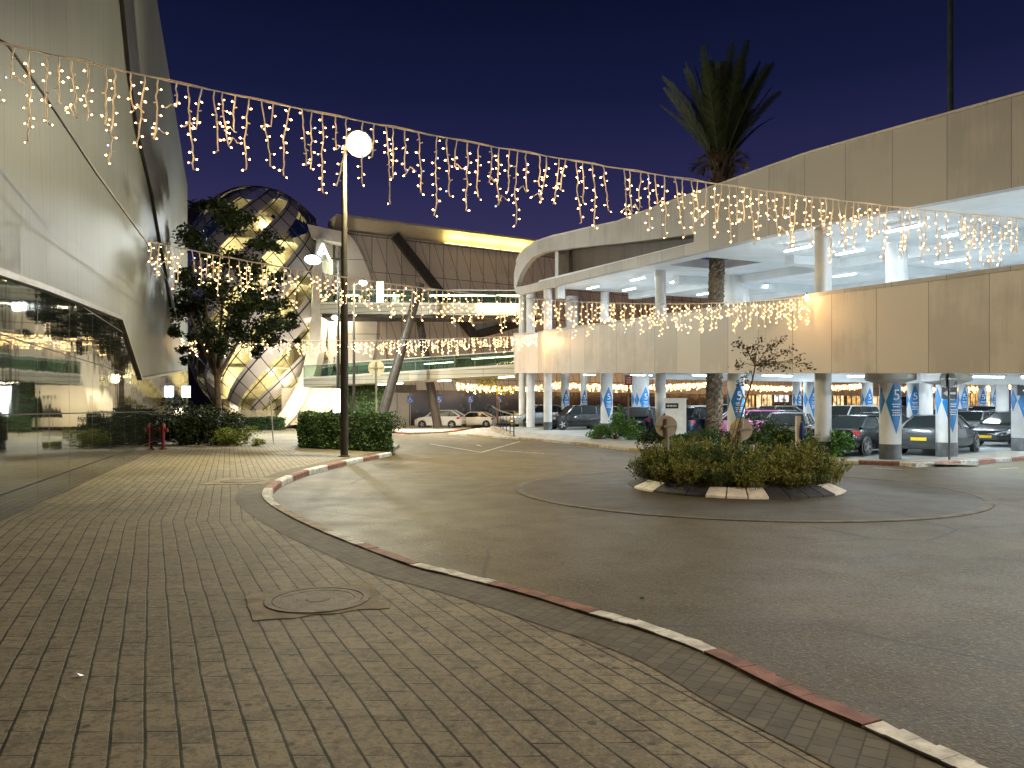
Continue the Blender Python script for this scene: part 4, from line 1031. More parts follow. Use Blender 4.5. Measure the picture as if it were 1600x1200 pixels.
def car(label, kind, col, x, y, z, heading, cat='car', group='cars parked at the shopping centre', name='parked_car'):
    L, Wd, H, hf, hb, br, ws, rf, rr, rb, tt = SPEC[kind]
    t = thing(name, label, cat, (x, y, z), heading, group)
    key = kind
    def put(part, mk, m, parent=t, smooth=True, loc=None, k2=''):
        kk = (key, part, k2, m if isinstance(m, str) else tuple(m))
        if kk in MESHC:
            o = bpy.data.objects.new(part, MESHC[kk]); C.objects.link(o); o.parent = parent
        else:
            b = MB(); mk(b); o = b.build(part, PAINT[m] if m in PAINT else M[m], parent, smooth); MESHC[kk] = o.data
        if loc: o.location = loc
        return o
    X = lambda f: L / 2 - f * L
    hw = Wd / 2
    def body(b):
        st = [(0, .30, hf - .16, .66), (.012, .22, hf - .06, .80), (.04, .19, hf, .90), (.10, .18, hf + (hb - hf) * .45, .97), (ws, .18, hb, 1.0), (.42, .18, hb + .01, 1.0), (.62, .18, (hb + br) / 2 + .02, 1.0), (rb - .06, .18, br, .99), (.93, .20, tt, .95), (.975, .24, tt - .04, .90), (.993, .30, tt - .14, .82), (1.0, .36, tt - .34, .76)]
        n = len(st); ring = 13; vs = []
        for f, zl, zt, wf in st:
            wv = hw * wf
            half = [(.0, zl), (wv * .80, zl), (wv * .96, zl + .10), (wv, zl + .3 * (zt - zl)), (wv * .985, zl + .62 * (zt - zl)), (wv * .955, zt - .06), (wv * .88, zt)]
            pts = [(-a, c) for a, c in half[:0:-1]] + half[:1] + half[1:]
            pts = [(-a, c) for a, c in reversed(half[1:])] + [half[0]] + half[1:]
            for a, c in pts: vs.append((X(f), a, c))
        m_ = len(pts)
        fs = [(i * m_ + j, i * m_ + j + 1, (i + 1) * m_ + j + 1, (i + 1) * m_ + j) for i in range(n - 1) for j in range(m_ - 1)]
        # top surface
        fs += [(i * m_ + m_ - 1, i * m_, (i + 1) * m_, (i + 1) * m_ + m_ - 1) for i in range(n - 1)]
        fs += [tuple(range(m_)), tuple(range((n - 1) * m_, n * m_))]
        b.add(vs, fs)
    bd = put('body', body, col)
    ib, it = hw * .90, hw * .70
    zb = min(hb, br) - .02
    bl = [(X(ws), zb), (X(rb), zb)]; tp = [(X(rf), H - .05), (X(rr), H - .05)]
    A0, A1 = Vector((X(ws), ib, hb - .01)), Vector((X(rf), it, H - .05)); B0, B1 = Vector((X(rr), it, H - .05)), Vector((X(rb), ib, br - .01))
    mr = lambda v: Vector((v.x, -v.y, v.z))
    put('windscreen', lambda b: b.prism([A0, A1, mr(A1), mr(A0)], (-.05, 0, -.02)), 'car_glass', smooth=False)
    put('rear_window', lambda b: b.prism([B1, B0, mr(B0), mr(B1)], (.05, 0, -.02)), 'car_glass', smooth=False)
    for s in (1, -1):
        q = [Vector((v.x, v.y * s, v.z)) for v in (A0, A1, B0, B1)]
        put('side_window', lambda b: b.prism(q, (0, -.05 * s, 0)), 'car_glass', smooth=False, k2=str(s))
    def roof(b):
        xs = [rf, rf + .04, (rf + rr) / 2, rr - .03, rr]; vs = []
        for f, dz in zip(xs, (-.06, -.012, .01, -.012, -.06)):
            for a, c in ((-1, -.02), (-.8, .012), (0, .03), (.8, .012), (1, -.02)): vs.append((X(f), a * it * 1.01, H - .03 + dz * .6 + c))
        fs = [(i * 5 + j, i * 5 + j + 1, (i + 1) * 5 + j + 1, (i + 1) * 5 + j) for i in range(4) for j in range(4)]
        b.add(vs, fs)
        for s in (1, -1):
            for p, q, wd in ((A0, A1, .07), (B1, B0, .12 if kind != 'sedan' else .09)):
                p2, q2 = Vector((p.x, (p.y + .006) * s, p.z)), Vector((q.x, (q.y + .006) * s, q.z)); b.tube([p2, q2], [wd * .6, wd * .45], 6)
            b.tube([(A1.x, A1.y * s, A1.z), ((A1.x + B0.x) / 2, A1.y * s * 1.01, A1.z + .015), (B0.x, B0.y * s, B0.z)], .04, 6)
    put('roof', roof, col)
    def pillars(b):
        for s in (1, -1):
            for f in ((.53,) if kind in ('sedan', 'hatch') else (.5, .74)):
                xx = X(f); b.beam((xx, (ib + .004) * s, zb + .02), (xx - .04, (it + .004) * s, H - .06), .07, .03, up=(0, 1, 0))
    put('door_pillar', pillars, 'plastic', smooth=False)
    for s in (1, -1):
        put('mirror', lambda b: b.lathe([(.0, -.09), (.06, -.07), (.085, 0), (.06, .07), (0, .09)], 8, (X(ws + .06), s * (ib + .12), hb + .06), axis='y', cap=False), col, k2=str(s))
        put('headlight', lambda b: b.prism([(X(.006) + .03, s * hw * .42, hf - .10), (X(.012) + .03, s * hw * .70, hf - .07), (X(.055), s * hw * .93, hf - .01), (X(.055), s * hw * .93, hf - .13), (X(.008) + .03, s * hw * .5, hf - .19)], (-.12, 0, .02)), 'headlight', smooth=False, k2=str(s))
        put('taillight', lambda b: b.prism([(X(.985) - .03, s * hw * .50, tt - .13), (X(.975) - .03, s * hw * .86, tt - .09), (X(.93), s * hw * .965, tt - .08), (X(.93), s * hw * .975, tt - .25), (X(.99) - .02, s * hw * .74, tt - .30), (X(.99) - .03, s * hw * .5, tt - .22)], (.14, 0, 0)), 'taillight', smooth=False, k2=str(s))
    put('grille', lambda b: b.box((X(.004) + .01, 0, .40), (.06, hw * 1.05, .20)), 'plastic', smooth=False)
    put('rear_bumper_trim', lambda b: b.box((X(.992), 0, .30), (.08, hw * 1.5, .16)), 'plastic', smooth=False)
    put('number_plate', lambda b: (b.box((X(0) + .045, 0, .42), (.012, .52, .115)),), 'plate', smooth=False, k2='f')
    put('number_plate', lambda b: (b.box((X(1.0) - .012, 0, .58), (.02, .52, .115)),), 'plate', smooth=False, k2='r')
    wr = .335 if kind in ('suv', 'van') else .315
    for fx in (.185, .80):
        for s in (1, -1):
            put('wheel_arch', lambda b: b.lathe([(wr + .055, -.012), (wr + .05, .012)], 24, (X(fx), s * (hw - .006), wr), axis='y'), 'plastic', smooth=False, k2='%s%s' % (fx, s))
            wh = put('wheel', lambda b: b.lathe([(wr * .66, -.10), (wr * .93, -.11), (wr, -.08), (wr, .08), (wr * .93, .11), (wr * .66, .10)], 24, axis='y'), 'tyre', loc=(X(fx), s * (hw - .07), wr), k2='t')
            def rim(b):
                b.lathe([(wr * .68, -.06), (wr * .68, .06)], 24, axis='y', mi=0)
                for i in range(5):
                    a = i * 2 * math.pi / 5; dv = Vector((math.cos(a), 0, math.sin(a))); b.beam(dv * .03 + Vector((0, .095 * s, 0)), dv * wr * .64 + Vector((0, .09 * s, 0)), .07, .05, up=(0, 1, 0))
                b.lathe([(wr * .70, .085 * s), (wr * .60, .10 * s), (wr * .60, .07 * s)], 24, axis='y', cap=False); b.lathe([(.05, .06 * s), (.04, .12 * s)], 10, axis='y')
            put('rim', rim, 'rim', wh, False, k2=str(s))
    return t
def carp(label, kind, col, px, Y, head, z=None, **k):
    x = (px - 800) / F * Y; return car(label, kind, col, x, Y, (fz(Y) if z is None else z), R(head), **k)
carp('white suv seen from its side beside the dark leaning strut', 'suv', 'white', 688, 66, 168, -.05)
carp('white sedan parked just right of the white suv', 'sedan', 'white', 742, 69, 164, -.05)
carp('pale car half hidden behind the black railing', 'hatch', 'silver', 785, 71, 166, 0)
carp('silver suv facing left beside the twin white columns', 'suv', 'silver', 843, 55, 203)
carp('black suv facing left between two garage columns', 'suv', 'black', 902, 50, 196)
carp('dark blue grey suv showing its tail behind the garage shrubs', 'suv', 'blue', 1006, 41, 62)
carp('dark suv with tall red tail lights beside the palm trunk', 'suv', 'blue', 1086, 38, 50)
carp('pink hatchback peeking out behind a blue marked column', 'hatch', 'pink', 1170, 37, 204)
carp('pale silver hatchback with dark rear window behind the green shrubs', 'hatch', 'silver', 1237, 30.5, 62)
carp('black sedan with silver wheel beside the green shrub', 'sedan', 'black', 1346, 28.0, 38)
carp('dark grey sedan parked between the two front blue marked columns', 'sedan', 'grey', 1467, 28.2, 44)
carp('silver sedan facing left behind the dark grey sedan', 'sedan', 'silver', 1520, 37.5, 215)
carp('black hatchback with yellow front plate near the right edge', 'hatch', 'black', 1586, 32.5, 205)
carp('silver van like car behind the black sedan', 'van', 'white', 1325, 39, 215)
carp('dark car between silver van and grey sedan', 'sedan', 'grey', 1368, 34, 212)
cols = ['white', 'silver', 'grey', 'white', 'silver', 'black']
rr_ = random.Random(5); FAR = [(1160, 45), (1182, 42), (1208, 47), (1222, 40), (1192, 54), (1228, 56), (1262, 50), (1290, 47), (1345, 55), (1385, 50), (1412, 46), (1446, 47), (1478, 44), (1500, 52), (1545, 47), (1575, 43), (1420, 58), (1530, 60), (1090, 48), (1112, 52), (1060, 50), (1592, 55), (1135, 60), (935, 62), (965, 58), (1310, 60)]
for i, (px, Y) in enumerate(FAR):
    cc = cols[(i * 5 + i // 3) % 6]
    kind = ['sedan', 'suv', 'hatch'][(i * 2 + i // 4) % 3]
    o = carp('parked car glimpsed over the roofs in the rows deep inside the lower garage', kind, cc, px, Y, rr_.choice((210, 35, 214, 40)), group='cars in the deep rows of the lower garage')

# ------------------------------------------------------------------ vegetation
def leaf_cloud(b, pts, size, r, flat=.5, aspect=.55):
    for p in pts:
        d = Vector((r.gauss(0, 1), r.gauss(0, 1), r.gauss(0, flat))).normalized(); s = size * r.uniform(.6, 1.35)
        a = d.cross(Vector((r.gauss(0, 1), r.gauss(0, 1), r.gauss(0, 1)))).normalized()
        p = Vector(p); b.add([p - d * s * .5, p + a * s * aspect * .5, p + d * s * .5, p - a * s * aspect * .5], [(0, 1, 2, 3)])
def blob_pts(c, rad, n, r, shell=.55):
    out = []
    c = Vector(c)
    for _ in range(n):
        v = Vector((r.gauss(0, 1), r.gauss(0, 1), r.gauss(0, 1))).normalized(); k = shell + (1 - shell) * r.random()
        out.append(c + Vector((v.x * rad[0], v.y * rad[1], v.z * rad[2])) * k)
    return out
# big dark tree in front of the dome
r = random.Random(21)
tb = W(341, 692, 35.5); tb.z = -.05
TR = thing('tree', 'dark bushy broadleaf tree standing before the glass dome', 'tree', tb)
b = MB()
fk = Vector((-.05, 0, 3.3))
b.tube([(0, 0, 0), (.03, 0, 1.2), (-.02, 0, 2.4), fk], [.20, .16, .14, .15], 10)
ends = []
for dx, dy, dz in ((-1.1, .3, 3.4), (-.45, -.5, 4.6), (.15, .4, 5.4), (.9, -.3, 4.2), (1.7, .2, 3.2), (-1.9, .1, 4.4), (.5, .8, 3.6)):
    m1 = fk + Vector((dx * .35, dy * .4, dz * .3)); m2 = fk + Vector((dx * .75, dy, dz * .7)); m3 = fk + Vector((dx, dy, dz))
    b.tube([fk - Vector((0, 0, .15)), m1, m2, m3], [.10, .08, .055, .025], 7); ends += [m1, m2, m3]
    for _ in range(3):
        e3 = m2 + Vector((r.uniform(-1.1, 1.1), r.uniform(-1, 1), r.uniform(.1, 1.3))); b.tube([m2, m2.lerp(e3, .5) + Vector((0, 0, .1)), e3], [.035, .025, .012], 5); ends.append(e3)
b.build('trunk', M['bark'], TR, smooth=True)
b = MB()
def tl(px, py, dy=0): p = W(px, py, 35.5 + dy) - tb; return p
CL = []
for px, py, rp in ((335, 330, 40), (372, 345, 38), (405, 372, 34), (310, 380, 42), (350, 400, 48), (398, 420, 42), (300, 440, 38), (345, 460, 50), (395, 470, 46), (435, 480, 30), (290, 490, 34), (330, 515, 38), (375, 520, 40), (420, 520, 34), (450, 500, 20), (285, 520, 22), (350, 345, 36), (430, 440, 26), (455, 520, 14), (410, 545, 18), (300, 555, 18), (320, 312, 22), (440, 395, 14), (310, 470, 40), (370, 490, 44), (415, 500, 34), (340, 535, 30), (390, 450, 40), (285, 470, 26)):
    for _ in range(3): CL.append((tl(px + r.uniform(-16, 16), py + r.uniform(-14, 14), r.uniform(-2.4, 2.4)), rp / F * 35.5 * r.uniform(.45, .72)))
for c, rad in CL: leaf_cloud(b, blob_pts(c, (rad, rad, rad * .72), int(300 * rad + 60), r, .15), .19, r, .5)
b.build('crown', M['leaf_dark'], TR, fix=False)
# shrubs at the left
def shrub(name, label, base, rad, h, n, size, m, seed, cat='shrub', group=None, stems=True, nlumps=9):
    r = random.Random(seed); t = thing(name, label, cat, base, 0, group)
    b = MB()
    for i in range(nlumps):
        c = (r.uniform(-.62, .62) * rad[0], r.uniform(-.62, .62) * rad[1], h * r.uniform(.12, .72)); k = r.uniform(.38, .6)
        leaf_cloud(b, [p for p in blob_pts(c, (rad[0] * k, rad[1] * k, h * .35), n // nlumps, r, .4) if p.z > 0], size, r, .8)
    b.build('leaves', m, t, fix=False)
    if stems:
        b = MB()
        for i in range(7): b.tube([(r.uniform(-.15, .15), r.uniform(-.15, .15), -.02), (r.uniform(-.5, .5) * rad[0], r.uniform(-.5, .5) * rad[1], h * r.uniform(.45, .8))], [.02, .008], 5)
        b.build('stems', M['bark'], t)
    return t
for i, (px, py, Y, rx, h, lab) in enumerate(((285, 692, 33.5, 1.3, 1.5, 'dark glossy shrub right behind the red hydrant post'), (318, 693, 34.5, 1.2, 2.1, 'tall dark shrub around the foot of the tree'), (350, 690, 34, 1.1, 1.7, 'dark shrub between tree foot and yellow green bush'), (300, 690, 38, 1.6, 2.4, 'dark shrub in front of the little lit sign'))):
    p = W(px, py, Y); p.z = 0; shrub('shrub', lab, p, (rx, 1.0), h, 3200, .16, M['leaf_dark'], 50 + i)
p = W(372, 690, 32.5); p.z = 0; shrub('shrub', 'low yellow green bush spilling at the pavement end', p, (1.15, .7), .85, 1700, .10, M['leaf_yellow'], 60)
p = W(400, 690, 32.3); p.z = 0; shrub('shrub', 'tiny yellow green tuft right of the bush', p, (.45, .4), .38, 500, .08, M['leaf_yellow'], 61, nlumps=4)
# hedges
def hedge(label, c, sz, rz, n, seed, size=.085, shear=0.0):
    r = random.Random(seed); t = thing('hedge', label, 'hedge', c, rz)
    a, d, h = sz[0] / 2, sz[1] / 2, sz[2]
    b = MB(); pts = []
    for _ in range(n):
        f = r.random(); x = r.uniform(-a, a); y = r.uniform(-d, d); z = r.uniform(0.04, h)
        tot = 2 * (sz[0] + sz[1]) * h + sz[0] * sz[1]; q = r.random() * tot
        if q < sz[0] * sz[1]: z = h
        elif q < sz[0] * sz[1] + 2 * sz[0] * h: y = d * r.choice((-1, 1))
        else: x = a * r.choice((-1, 1))
        wv = .05 * math.sin(x * 2.3 + y) + .05 * math.sin(x * 5.1 + z * 4) + r.gauss(0, .055)
        k = 1 + wv / max(a, .5); 
        p = Vector((x * (1 + wv / a), y * (1 + wv / d), max(.02, z * (1 + wv / h * .6))))
        # rounded top edges
        if z > h * .75:
            sh = (z / h - .75) * .35
            p.x -= math.copysign(sh * max(0, abs(p.x) / a - .8) * 2 * .6, p.x); p.y -= math.copysign(sh * .35 * (abs(p.y) / d > .8), p.y)
        p.x += p.y * shear; pts.append(p)
    leaf_cloud(b, pts, size, r, 1.0, .7); b.build('leaves', M['leaf_hedge'], t, fix=False)
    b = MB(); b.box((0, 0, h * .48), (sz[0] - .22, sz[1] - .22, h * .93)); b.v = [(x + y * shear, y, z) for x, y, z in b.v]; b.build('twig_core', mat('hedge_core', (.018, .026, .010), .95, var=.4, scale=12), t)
    return t
hA, hB_ = Gd(466, 699.5), Gd(611, 706.5)
hd = (hB_ - hA); hc = (hA + hB_) / 2; ang = math.atan2(hd.y, hd.x); nn = Vector((-math.sin(ang), math.cos(ang), 0))
e1_ = hd.normalized(); dray = Vector((-.19, 1, 0)); sh_ = dray.dot(e1_) / dray.dot(nn)
hedge('dense clipped green hedge behind the tall lamp pole', hc + dray * 1.1, (hd.length, 1.8, 1.42), ang, 13000, 71, shear=sh_)
p = W(408, 660, 58); p.z = 0; hedge('low dark hedge along the foot of the glass dome', p, (3.6, 1.2, .95), 0, 2200, 72, .13)
p = W(612, 660, 50); p.z = 0; shrub('shrub', 'round dark shrub behind the right end of the hedge', p, (.9, .8), 1.5, 900, .13, M['leaf_dark'], 73)
p = W(570, 640, 60); p.z = 0; hedge('tall dark climbing hedge wall under the ramp', p, (3.6, 1.0, 4.2), .05, 3000, 74, .2)
# island planting: copies of three grassy shrubs
def tuft(seed, m):
    r = random.Random(seed); t = thing('island_shrub', 'feathery olive green shrub packed in the roundabout island', 'shrub', (0, 0, 0), 0, 'shrubs in the roundabout island')
    b = MB(); g = MB()
    for i in range(34):
        a = r.uniform(0, 6.28); k = r.random() ** .6 * .30; h = r.uniform(.28, .62); lean = r.uniform(.0, .22)
        p0 = Vector((math.cos(a) * k, math.sin(a) * k, 0)); p1 = p0 + Vector((math.cos(a) * lean * .5, math.sin(a) * lean * .5, h * .6)); p2 = p0 + Vector((math.cos(a) * lean * 1.2, math.sin(a) * lean * 1.2, h))
        g.tube([p0, p1, p2], [.006, .005, .002], 3, cap=False)
        for j in range(26):
            f = r.random() ** .7; q = p0.lerp(p1, f * 2) if f < .5 else p1.lerp(p2, f * 2 - 1)
            leaf_cloud(b, [q + Vector((r.gauss(0, .028), r.gauss(0, .028), r.gauss(0, .02)))], .078, r, 1.2, .34)
    b.build('leaves', m, t, fix=False); g.build('stems', M['leaf_dry'], t, fix=False); return t
protos = [tuft(81, M['leaf_olive']), tuft(82, M['leaf_hedge']), tuft(83, M['leaf_olive'])]
r = random.Random(90); used = set(); k = 0
spots = []
for ring, n in ((0, 1), (.55, 6), (1.1, 13), (1.6, 19), (1.90, 19)):
    for i in range(n):
        a = i * 2 * math.pi / n + r.uniform(-.12, .12); spots.append((IC.x + ring * math.cos(a) + r.uniform(-.06, .06), IC.y + ring * math.sin(a) + r.uniform(-.06, .06), ring))
for i, (x, y, ring) in enumerate(spots):
    o = protos[i] if i < 3 else copy_tree(protos[i % 3])
    o.location = (x, y, .09); o.rotation_euler = (0, 0, r.uniform(0, 6.28)); s = r.uniform(.8, 1.18) * (.92 if ring > 1.8 else 1.05); o.scale = (s, s, s * r.uniform(.5, 1.5))
# planting between kerb and garage
gb = [(985, 684, 37, .9, 1.1, 'leaf_bright', 'bright leafy shrub by the red sign post'), (962, 688, 37.5, .8, 1.7, 'leaf_bright', 'tall light green shrub before a blue marked column'), (935, 692, 38, .7, .8, 'leaf_bright', 'pale green low plant at the bed end by the parking floor'), (1022, 698, 34, .9, .70, 'leaf_dark', 'dark shrub in front of the white cabinet'), (1062, 700, 33, 1.0, .55, 'leaf_hedge', 'green shrub left of the palm trunk'),
      (1100, 704, 32, .9, .85, 'leaf_hedge', 'green shrub at the foot of the palm'), (1188, 705, 27.5, .9, 1.5, 'leaf_hedge', 'dense green bush in front of the pink car'), (1215, 706, 27, .9, 1.35, 'leaf_hedge', 'green bush in front of the pale silver hatchback'), (1250, 706, 26.5, .8, 1.1, 'leaf_hedge', 'green bush beside the plain front column'), (1312, 706, 26.3, .6, .95, 'leaf_bright', 'fresh green shrub between plain column and black sedan'), (1150, 706, 29, .9, .8, 'leaf_dark', 'dark low shrub behind the middle disc sign')]
for i, (px, py, Y, rx, h, m, lab) in enumerate(gb):
    p = W(px, py, Y); p.z = fz(Y); shrub('shrub', lab, p, (rx, .8), h, 1500, .12, M[m], 100 + i)
# young tree with its stakes on the island
yt = thing('young_tree', 'thin staked young tree with sparse brownish leaves on the island', 'tree', W(1143, 715, 16.4) * 1)
yt.location.z = .1
def yl(px, py, dy=0): return W(px, py, 16.4 + dy) - yt.location
r = random.Random(33); b = MB()
f0 = yl(1176, 592); fork = yl(1180, 572)
b.tube([(0, 0, 0), yl(1150, 680), yl(1164, 630), f0, fork], [.022, .02, .018, .016, .014], 7)
lf = MB()
for px, py in ((1152, 536), (1168, 545), (1186, 530), (1205, 540), (1224, 528), (1238, 545), (1252, 560), (1268, 574), (1150, 574), (1160, 600), (1202, 565), (1222, 575), (1178, 560), (1212, 552), (1192, 575)):
    dy = r.uniform(-.5, .5); e3 = yl(px, py, dy); m2 = fork.lerp(e3, .5) + Vector((r.uniform(-.06, .06), 0, r.uniform(-.02, .12)))
    b.tube([fork if py < 585 else f0, m2, e3], [.010, .007, .003], 5)
    for _ in range(48):
        q = m2.lerp(e3, r.random() ** .6 * 1.08) + Vector((r.gauss(0, .07), r.gauss(0, .07), r.gauss(0, .06))); leaf_cloud(lf, [q], .075, r, .8, .5)
b.build('trunk', M['bark'], yt); lf.build('crown', M['leaf_dry'], yt, fix=False)
b = MB(); b.tube([yl(1136, 716, -.1), yl(1160, 618, -.1)], .018, 7); b.build('stake', M['stake'], yt)
b = MB(); b.tube([yl(1153, 600, .1) + Vector((0, 0, -.0)), yl(1163, 622, .0)], .012, 6); b.build('tie', M['black'], yt)
# small tree far off by the mall
ft = thing('tree', 'small round tree crossed by the far lights before the mall', 'tree', (W(777, 650, 68).x, 68, .1)); r = random.Random(44)
b = MB(); b.tube([(0, 0, 0), (.02, 0, 2.6), (0, 0, 3.6)], [.12, .09, .06], 8); b.build('trunk', M['bark'], ft)
b = MB()
for _ in range(16): leaf_cloud(b, blob_pts((r.uniform(-1.6, 1.6), r.uniform(-1, 1), r.uniform(3.1, 4.3)), (.8, .8, .45), 70, r, .3), .2, r)
b.build('crown', M['leaf_olive'], ft, fix=False)
# palm rising through the garage decks
pm = thing('palm_tree', 'tall date palm rising through the garage against the night sky', 'palm', (PX, PY, fz(PY))); r = random.Random(12)
zc = W(1126, 262, PY).z - fz(PY); bend = (1126 - 1116) / F * PY
b = MB(); prof = []
nk = 110; ns = 18
vs = []
for i in range(nk + 1):
    z = zc * i / nk; cx = bend * (i / nk) ** 2
    for j in range(ns):
        a = 2 * math.pi * j / ns; d = .045 * (1 if (i + (j % 3) * 1) % 3 == 0 else -.3) + r.uniform(-.018, .018)
        rad = (.40 if z > 1 else .46) + d - .06 * (i / nk); vs.append((cx + rad * math.cos(a), rad * math.sin(a), z + r.uniform(-.02, .02)))
b.add(vs, [(i * ns + j, i * ns + (j + 1) % ns, (i + 1) * ns + (j + 1) % ns, (i + 1) * ns + j) for i in range(nk) for j in range(ns)])
b.build('trunk', M['palm_bark'], pm)
b = MB()
for i in range(70):
    a = r.uniform(0, 6.28); z = zc - r.uniform(-.5, 1.0); k = .33 + r.uniform(0, .12); q = Vector((bend + k * math.cos(a), k * math.sin(a), z))
    b.beam(q, q + Vector((math.cos(a) * .22, math.sin(a) * .22, r.uniform(.25, .55))), .10, .05)
b.build('leaf_bases', M['palm_bark'], pm)
def frond(L, a, el, droop, m, dens=1.0):
    rb = MB(); pts = []; p = Vector((bend + .2 * math.cos(a), .2 * math.sin(a), zc + .1)); e = el; K = 16
    for i in range(K + 1):
        pts.append(p.copy()); d = Vector((math.cos(a) * math.cos(e), math.sin(a) * math.cos(e), math.sin(e))); p = p + d * L / K; e -= droop / K * (.4 + 1.2 * i / K)
    rb.tube(pts, [.045 * (1 - .85 * i / K) + .006 for i in range(K + 1)], 5)
    side = Vector((-math.sin(a), math.cos(a), 0))
    for i in range(int(72 * dens)):
        f = .16 + .84 * i / (72 * dens); q = pts[min(K - 1, int(f * K))].lerp(pts[min(K, int(f * K) + 1)], f * K - int(f * K)); t = (pts[min(K, int(f * K) + 1)] - pts[min(K - 1, int(f * K))]).normalized()
        ln = .66 * math.sin(math.pi * min(1, .18 + f * .80)) ** .7 + .06
        up = side.cross(t).normalized()
        for s in (1, -1):
            d = (t * .85 + side * s * .85 + up * -.25 * s * s * .4 + Vector((r.gauss(0, .07), r.gauss(0, .07), r.gauss(0, .07)))).normalized(); wv = t.cross(d).cross(d).normalized() * .028
            rb.add([q - wv, q + wv, q + d * ln + wv * .1, q + d * ln - wv * .1], [(0, 1, 2, 3)])
    return rb.build('frond', m, pm, fix=False)
for i in range(46):
    a = i * 2.399 + r.uniform(-.2, .2); el = R(89 - 34 * (i / 46) ** .9 + r.uniform(-5, 5)); frond(r.uniform(4.7, 6.0) * (1 - .20 * i / 46), a, el, R(r.uniform(4, 26) + 8 * i / 46), M['leaf_palm'])
for i in range(7): frond(1.5, i * 1.7 + .3, R(40), R(120), M['leaf_dry'], .4)

# ------------------------------------------------------------------ signs, posts and street furniture
def disc_sign(label, px, py, pxb, pyb, Y, dia, m, zb, pole_r=.03, polem='grey_metal', sticker=None, z_top=None, bars=True):
    c = W(px, py, Y); t = thing('traffic_sign', label, 'sign', (W(pxb, py, Y).x, Y, zb))
    o = Vector((c.x - t.location.x, 0, c.z - zb))
    b = MB(); b.lathe([(dia / 2, -.004), (dia / 2, .012), (dia / 2 - .012, .012)], 36, o + Vector((0, .0, 0)), axis='y'); b.build('disc', m, t)
    b = MB(); b.tube([(0, -.05, 0), (o.x, -.05, o.z + dia * .36)], pole_r, 10); b.build('pole', M[polem], t, smooth=True)
    if bars:
        b = MB(); b.box(o + Vector((0, -.012, 0)), (dia * .92, .022, .035)); b.box((o.x, -.05, o.z), (pole_r * 3.2, pole_r * 2.6, .05)); b.build('clamp', M['grey_metal'], t)
    if sticker:
        b = MB(); b.box(o + Vector((sticker[0], -.012, sticker[1])), (sticker[2], .008, sticker[3])); b.build('sticker', M['yellow_sticker'], t)
    return t
disc_sign('round sign back on a short post at the left of the island', 1041, 666, 1043, 715, 16.0, .475, M['sign_back'], .08, .045, sticker=(-.13, -.05, .07, .07))
disc_sign('round sign back with yellow sticker leaning in the middle of the island', 1158, 671, 1152, 716, 16.9, .52, M['sign_back'], .08, .045, sticker=(-.13, .12, .14, .07))
disc_sign('large pale round sign back on a post behind the hedge', 588, 575, 588, 650, 31.5, .70, mat('sign_back_pale', (.62, .60, .48), .5, .1), 0, .045)
disc_sign('dark round sign back on a thin pole before the right column', 1481, 592, 1482, 712, 23.6, .52, M['dark_metal'], 0, .035, 'dark_metal')
disc_sign('small round sign on a thin leaning post near the dome', 423, 622, 428, 686, 34.5, .18, M['sign_back'], 0, .03, bars=False)
t = thing('sign_post', 'grey square post with a blue edge sign on the right of the island', 'sign', W(1247, 700, 17.6)); t.location.z = .08
zt_ = W(1247, 650, 17.6).z - .08
b = MB(); b.box((0, 0, zt_ / 2), (.10, .10, zt_)); b.build('post', M['sign_back'], t)
b = MB(); b.lathe([(.22, -.012), (.22, .012)], 28, (.065, 0, zt_ - .34), axis='x'); b.build('disc', M['sign_blue'], t)
t = thing('notice_sign', 'small red notice board on a post beside the garage shrubs', 'sign', (W(982, 600, 37).x, 37, fz(37)))
zt_ = W(982, 588, 37).z - fz(37)
b = MB(); b.box((0, 0, zt_ / 2), (.07, .07, zt_)); b.build('post', mat('rusty_post', (.17, .10, .075), .7), t)
b = MB(); b.box((0, -.05, zt_ - .2), (.36, .03, .50)); b.build('board', M['red_paint'], t)
b = MB()
for i, ww in enumerate((.2, .26, .22, .24)): b.box((0, -.068, zt_ - .06 - i * .09), (ww, .004, .035))
b.build('small_print', mat('faded_print', (.6, .45, .4), .6), t)
def pk(label, px, py, pyb, Y):
    t = thing('disabled_parking_sign', label, 'sign', (W(px, py, Y).x, Y, .0), 0, 'blue parking signs by the mall'); z = W(px, py, Y).z
    b = MB(); b.tube([(0, .04, 0), (0, .04, z)], .035, 8); b.build('pole', M['grey_metal'], t)
    b = MB(); b.box((0, 0, z), (.5, .03, .62)); b.build('board', M['sign_blue'], t)
    b = MB(); b.lathe([(.05, -.024), (.05, -.018)], 12, (-.03, 0, z + .2), axis='y'); b.beam((-.03, -.02, z + .14), (-.01, -.02, z - .02), .05, .006, up=(0, 1, 0)); b.beam((-.01, -.02, z - .02), (.12, -.02, z - .04), .04, .006, up=(0, 1, 0)); b.beam((.12, -.02, z - .04), (.17, -.02, z - .17), .04, .006, up=(0, 1, 0))
    for i in range(9):
        a = R(110 + i * 26); a2 = R(110 + (i + 1) * 26); b.beam((.0 + .15 * math.cos(a), -.02, z - .08 + .15 * math.sin(a)), (.15 * math.cos(a2), -.02, z - .08 + .15 * math.sin(a2)), .03, .006, up=(0, 1, 0))
    b.build('wheelchair_symbol', M['sign_white'], t)
for px, Y, lab in ((641, 66, 'blue wheelchair parking sign left of the white suv'), (686, 69, 'blue wheelchair parking sign above the white suv'), (735, 71, 'blue wheelchair parking sign above the white sedan'), (780, 73, 'blue wheelchair parking sign above the railing')): pk(lab, px, 624, 655, Y)
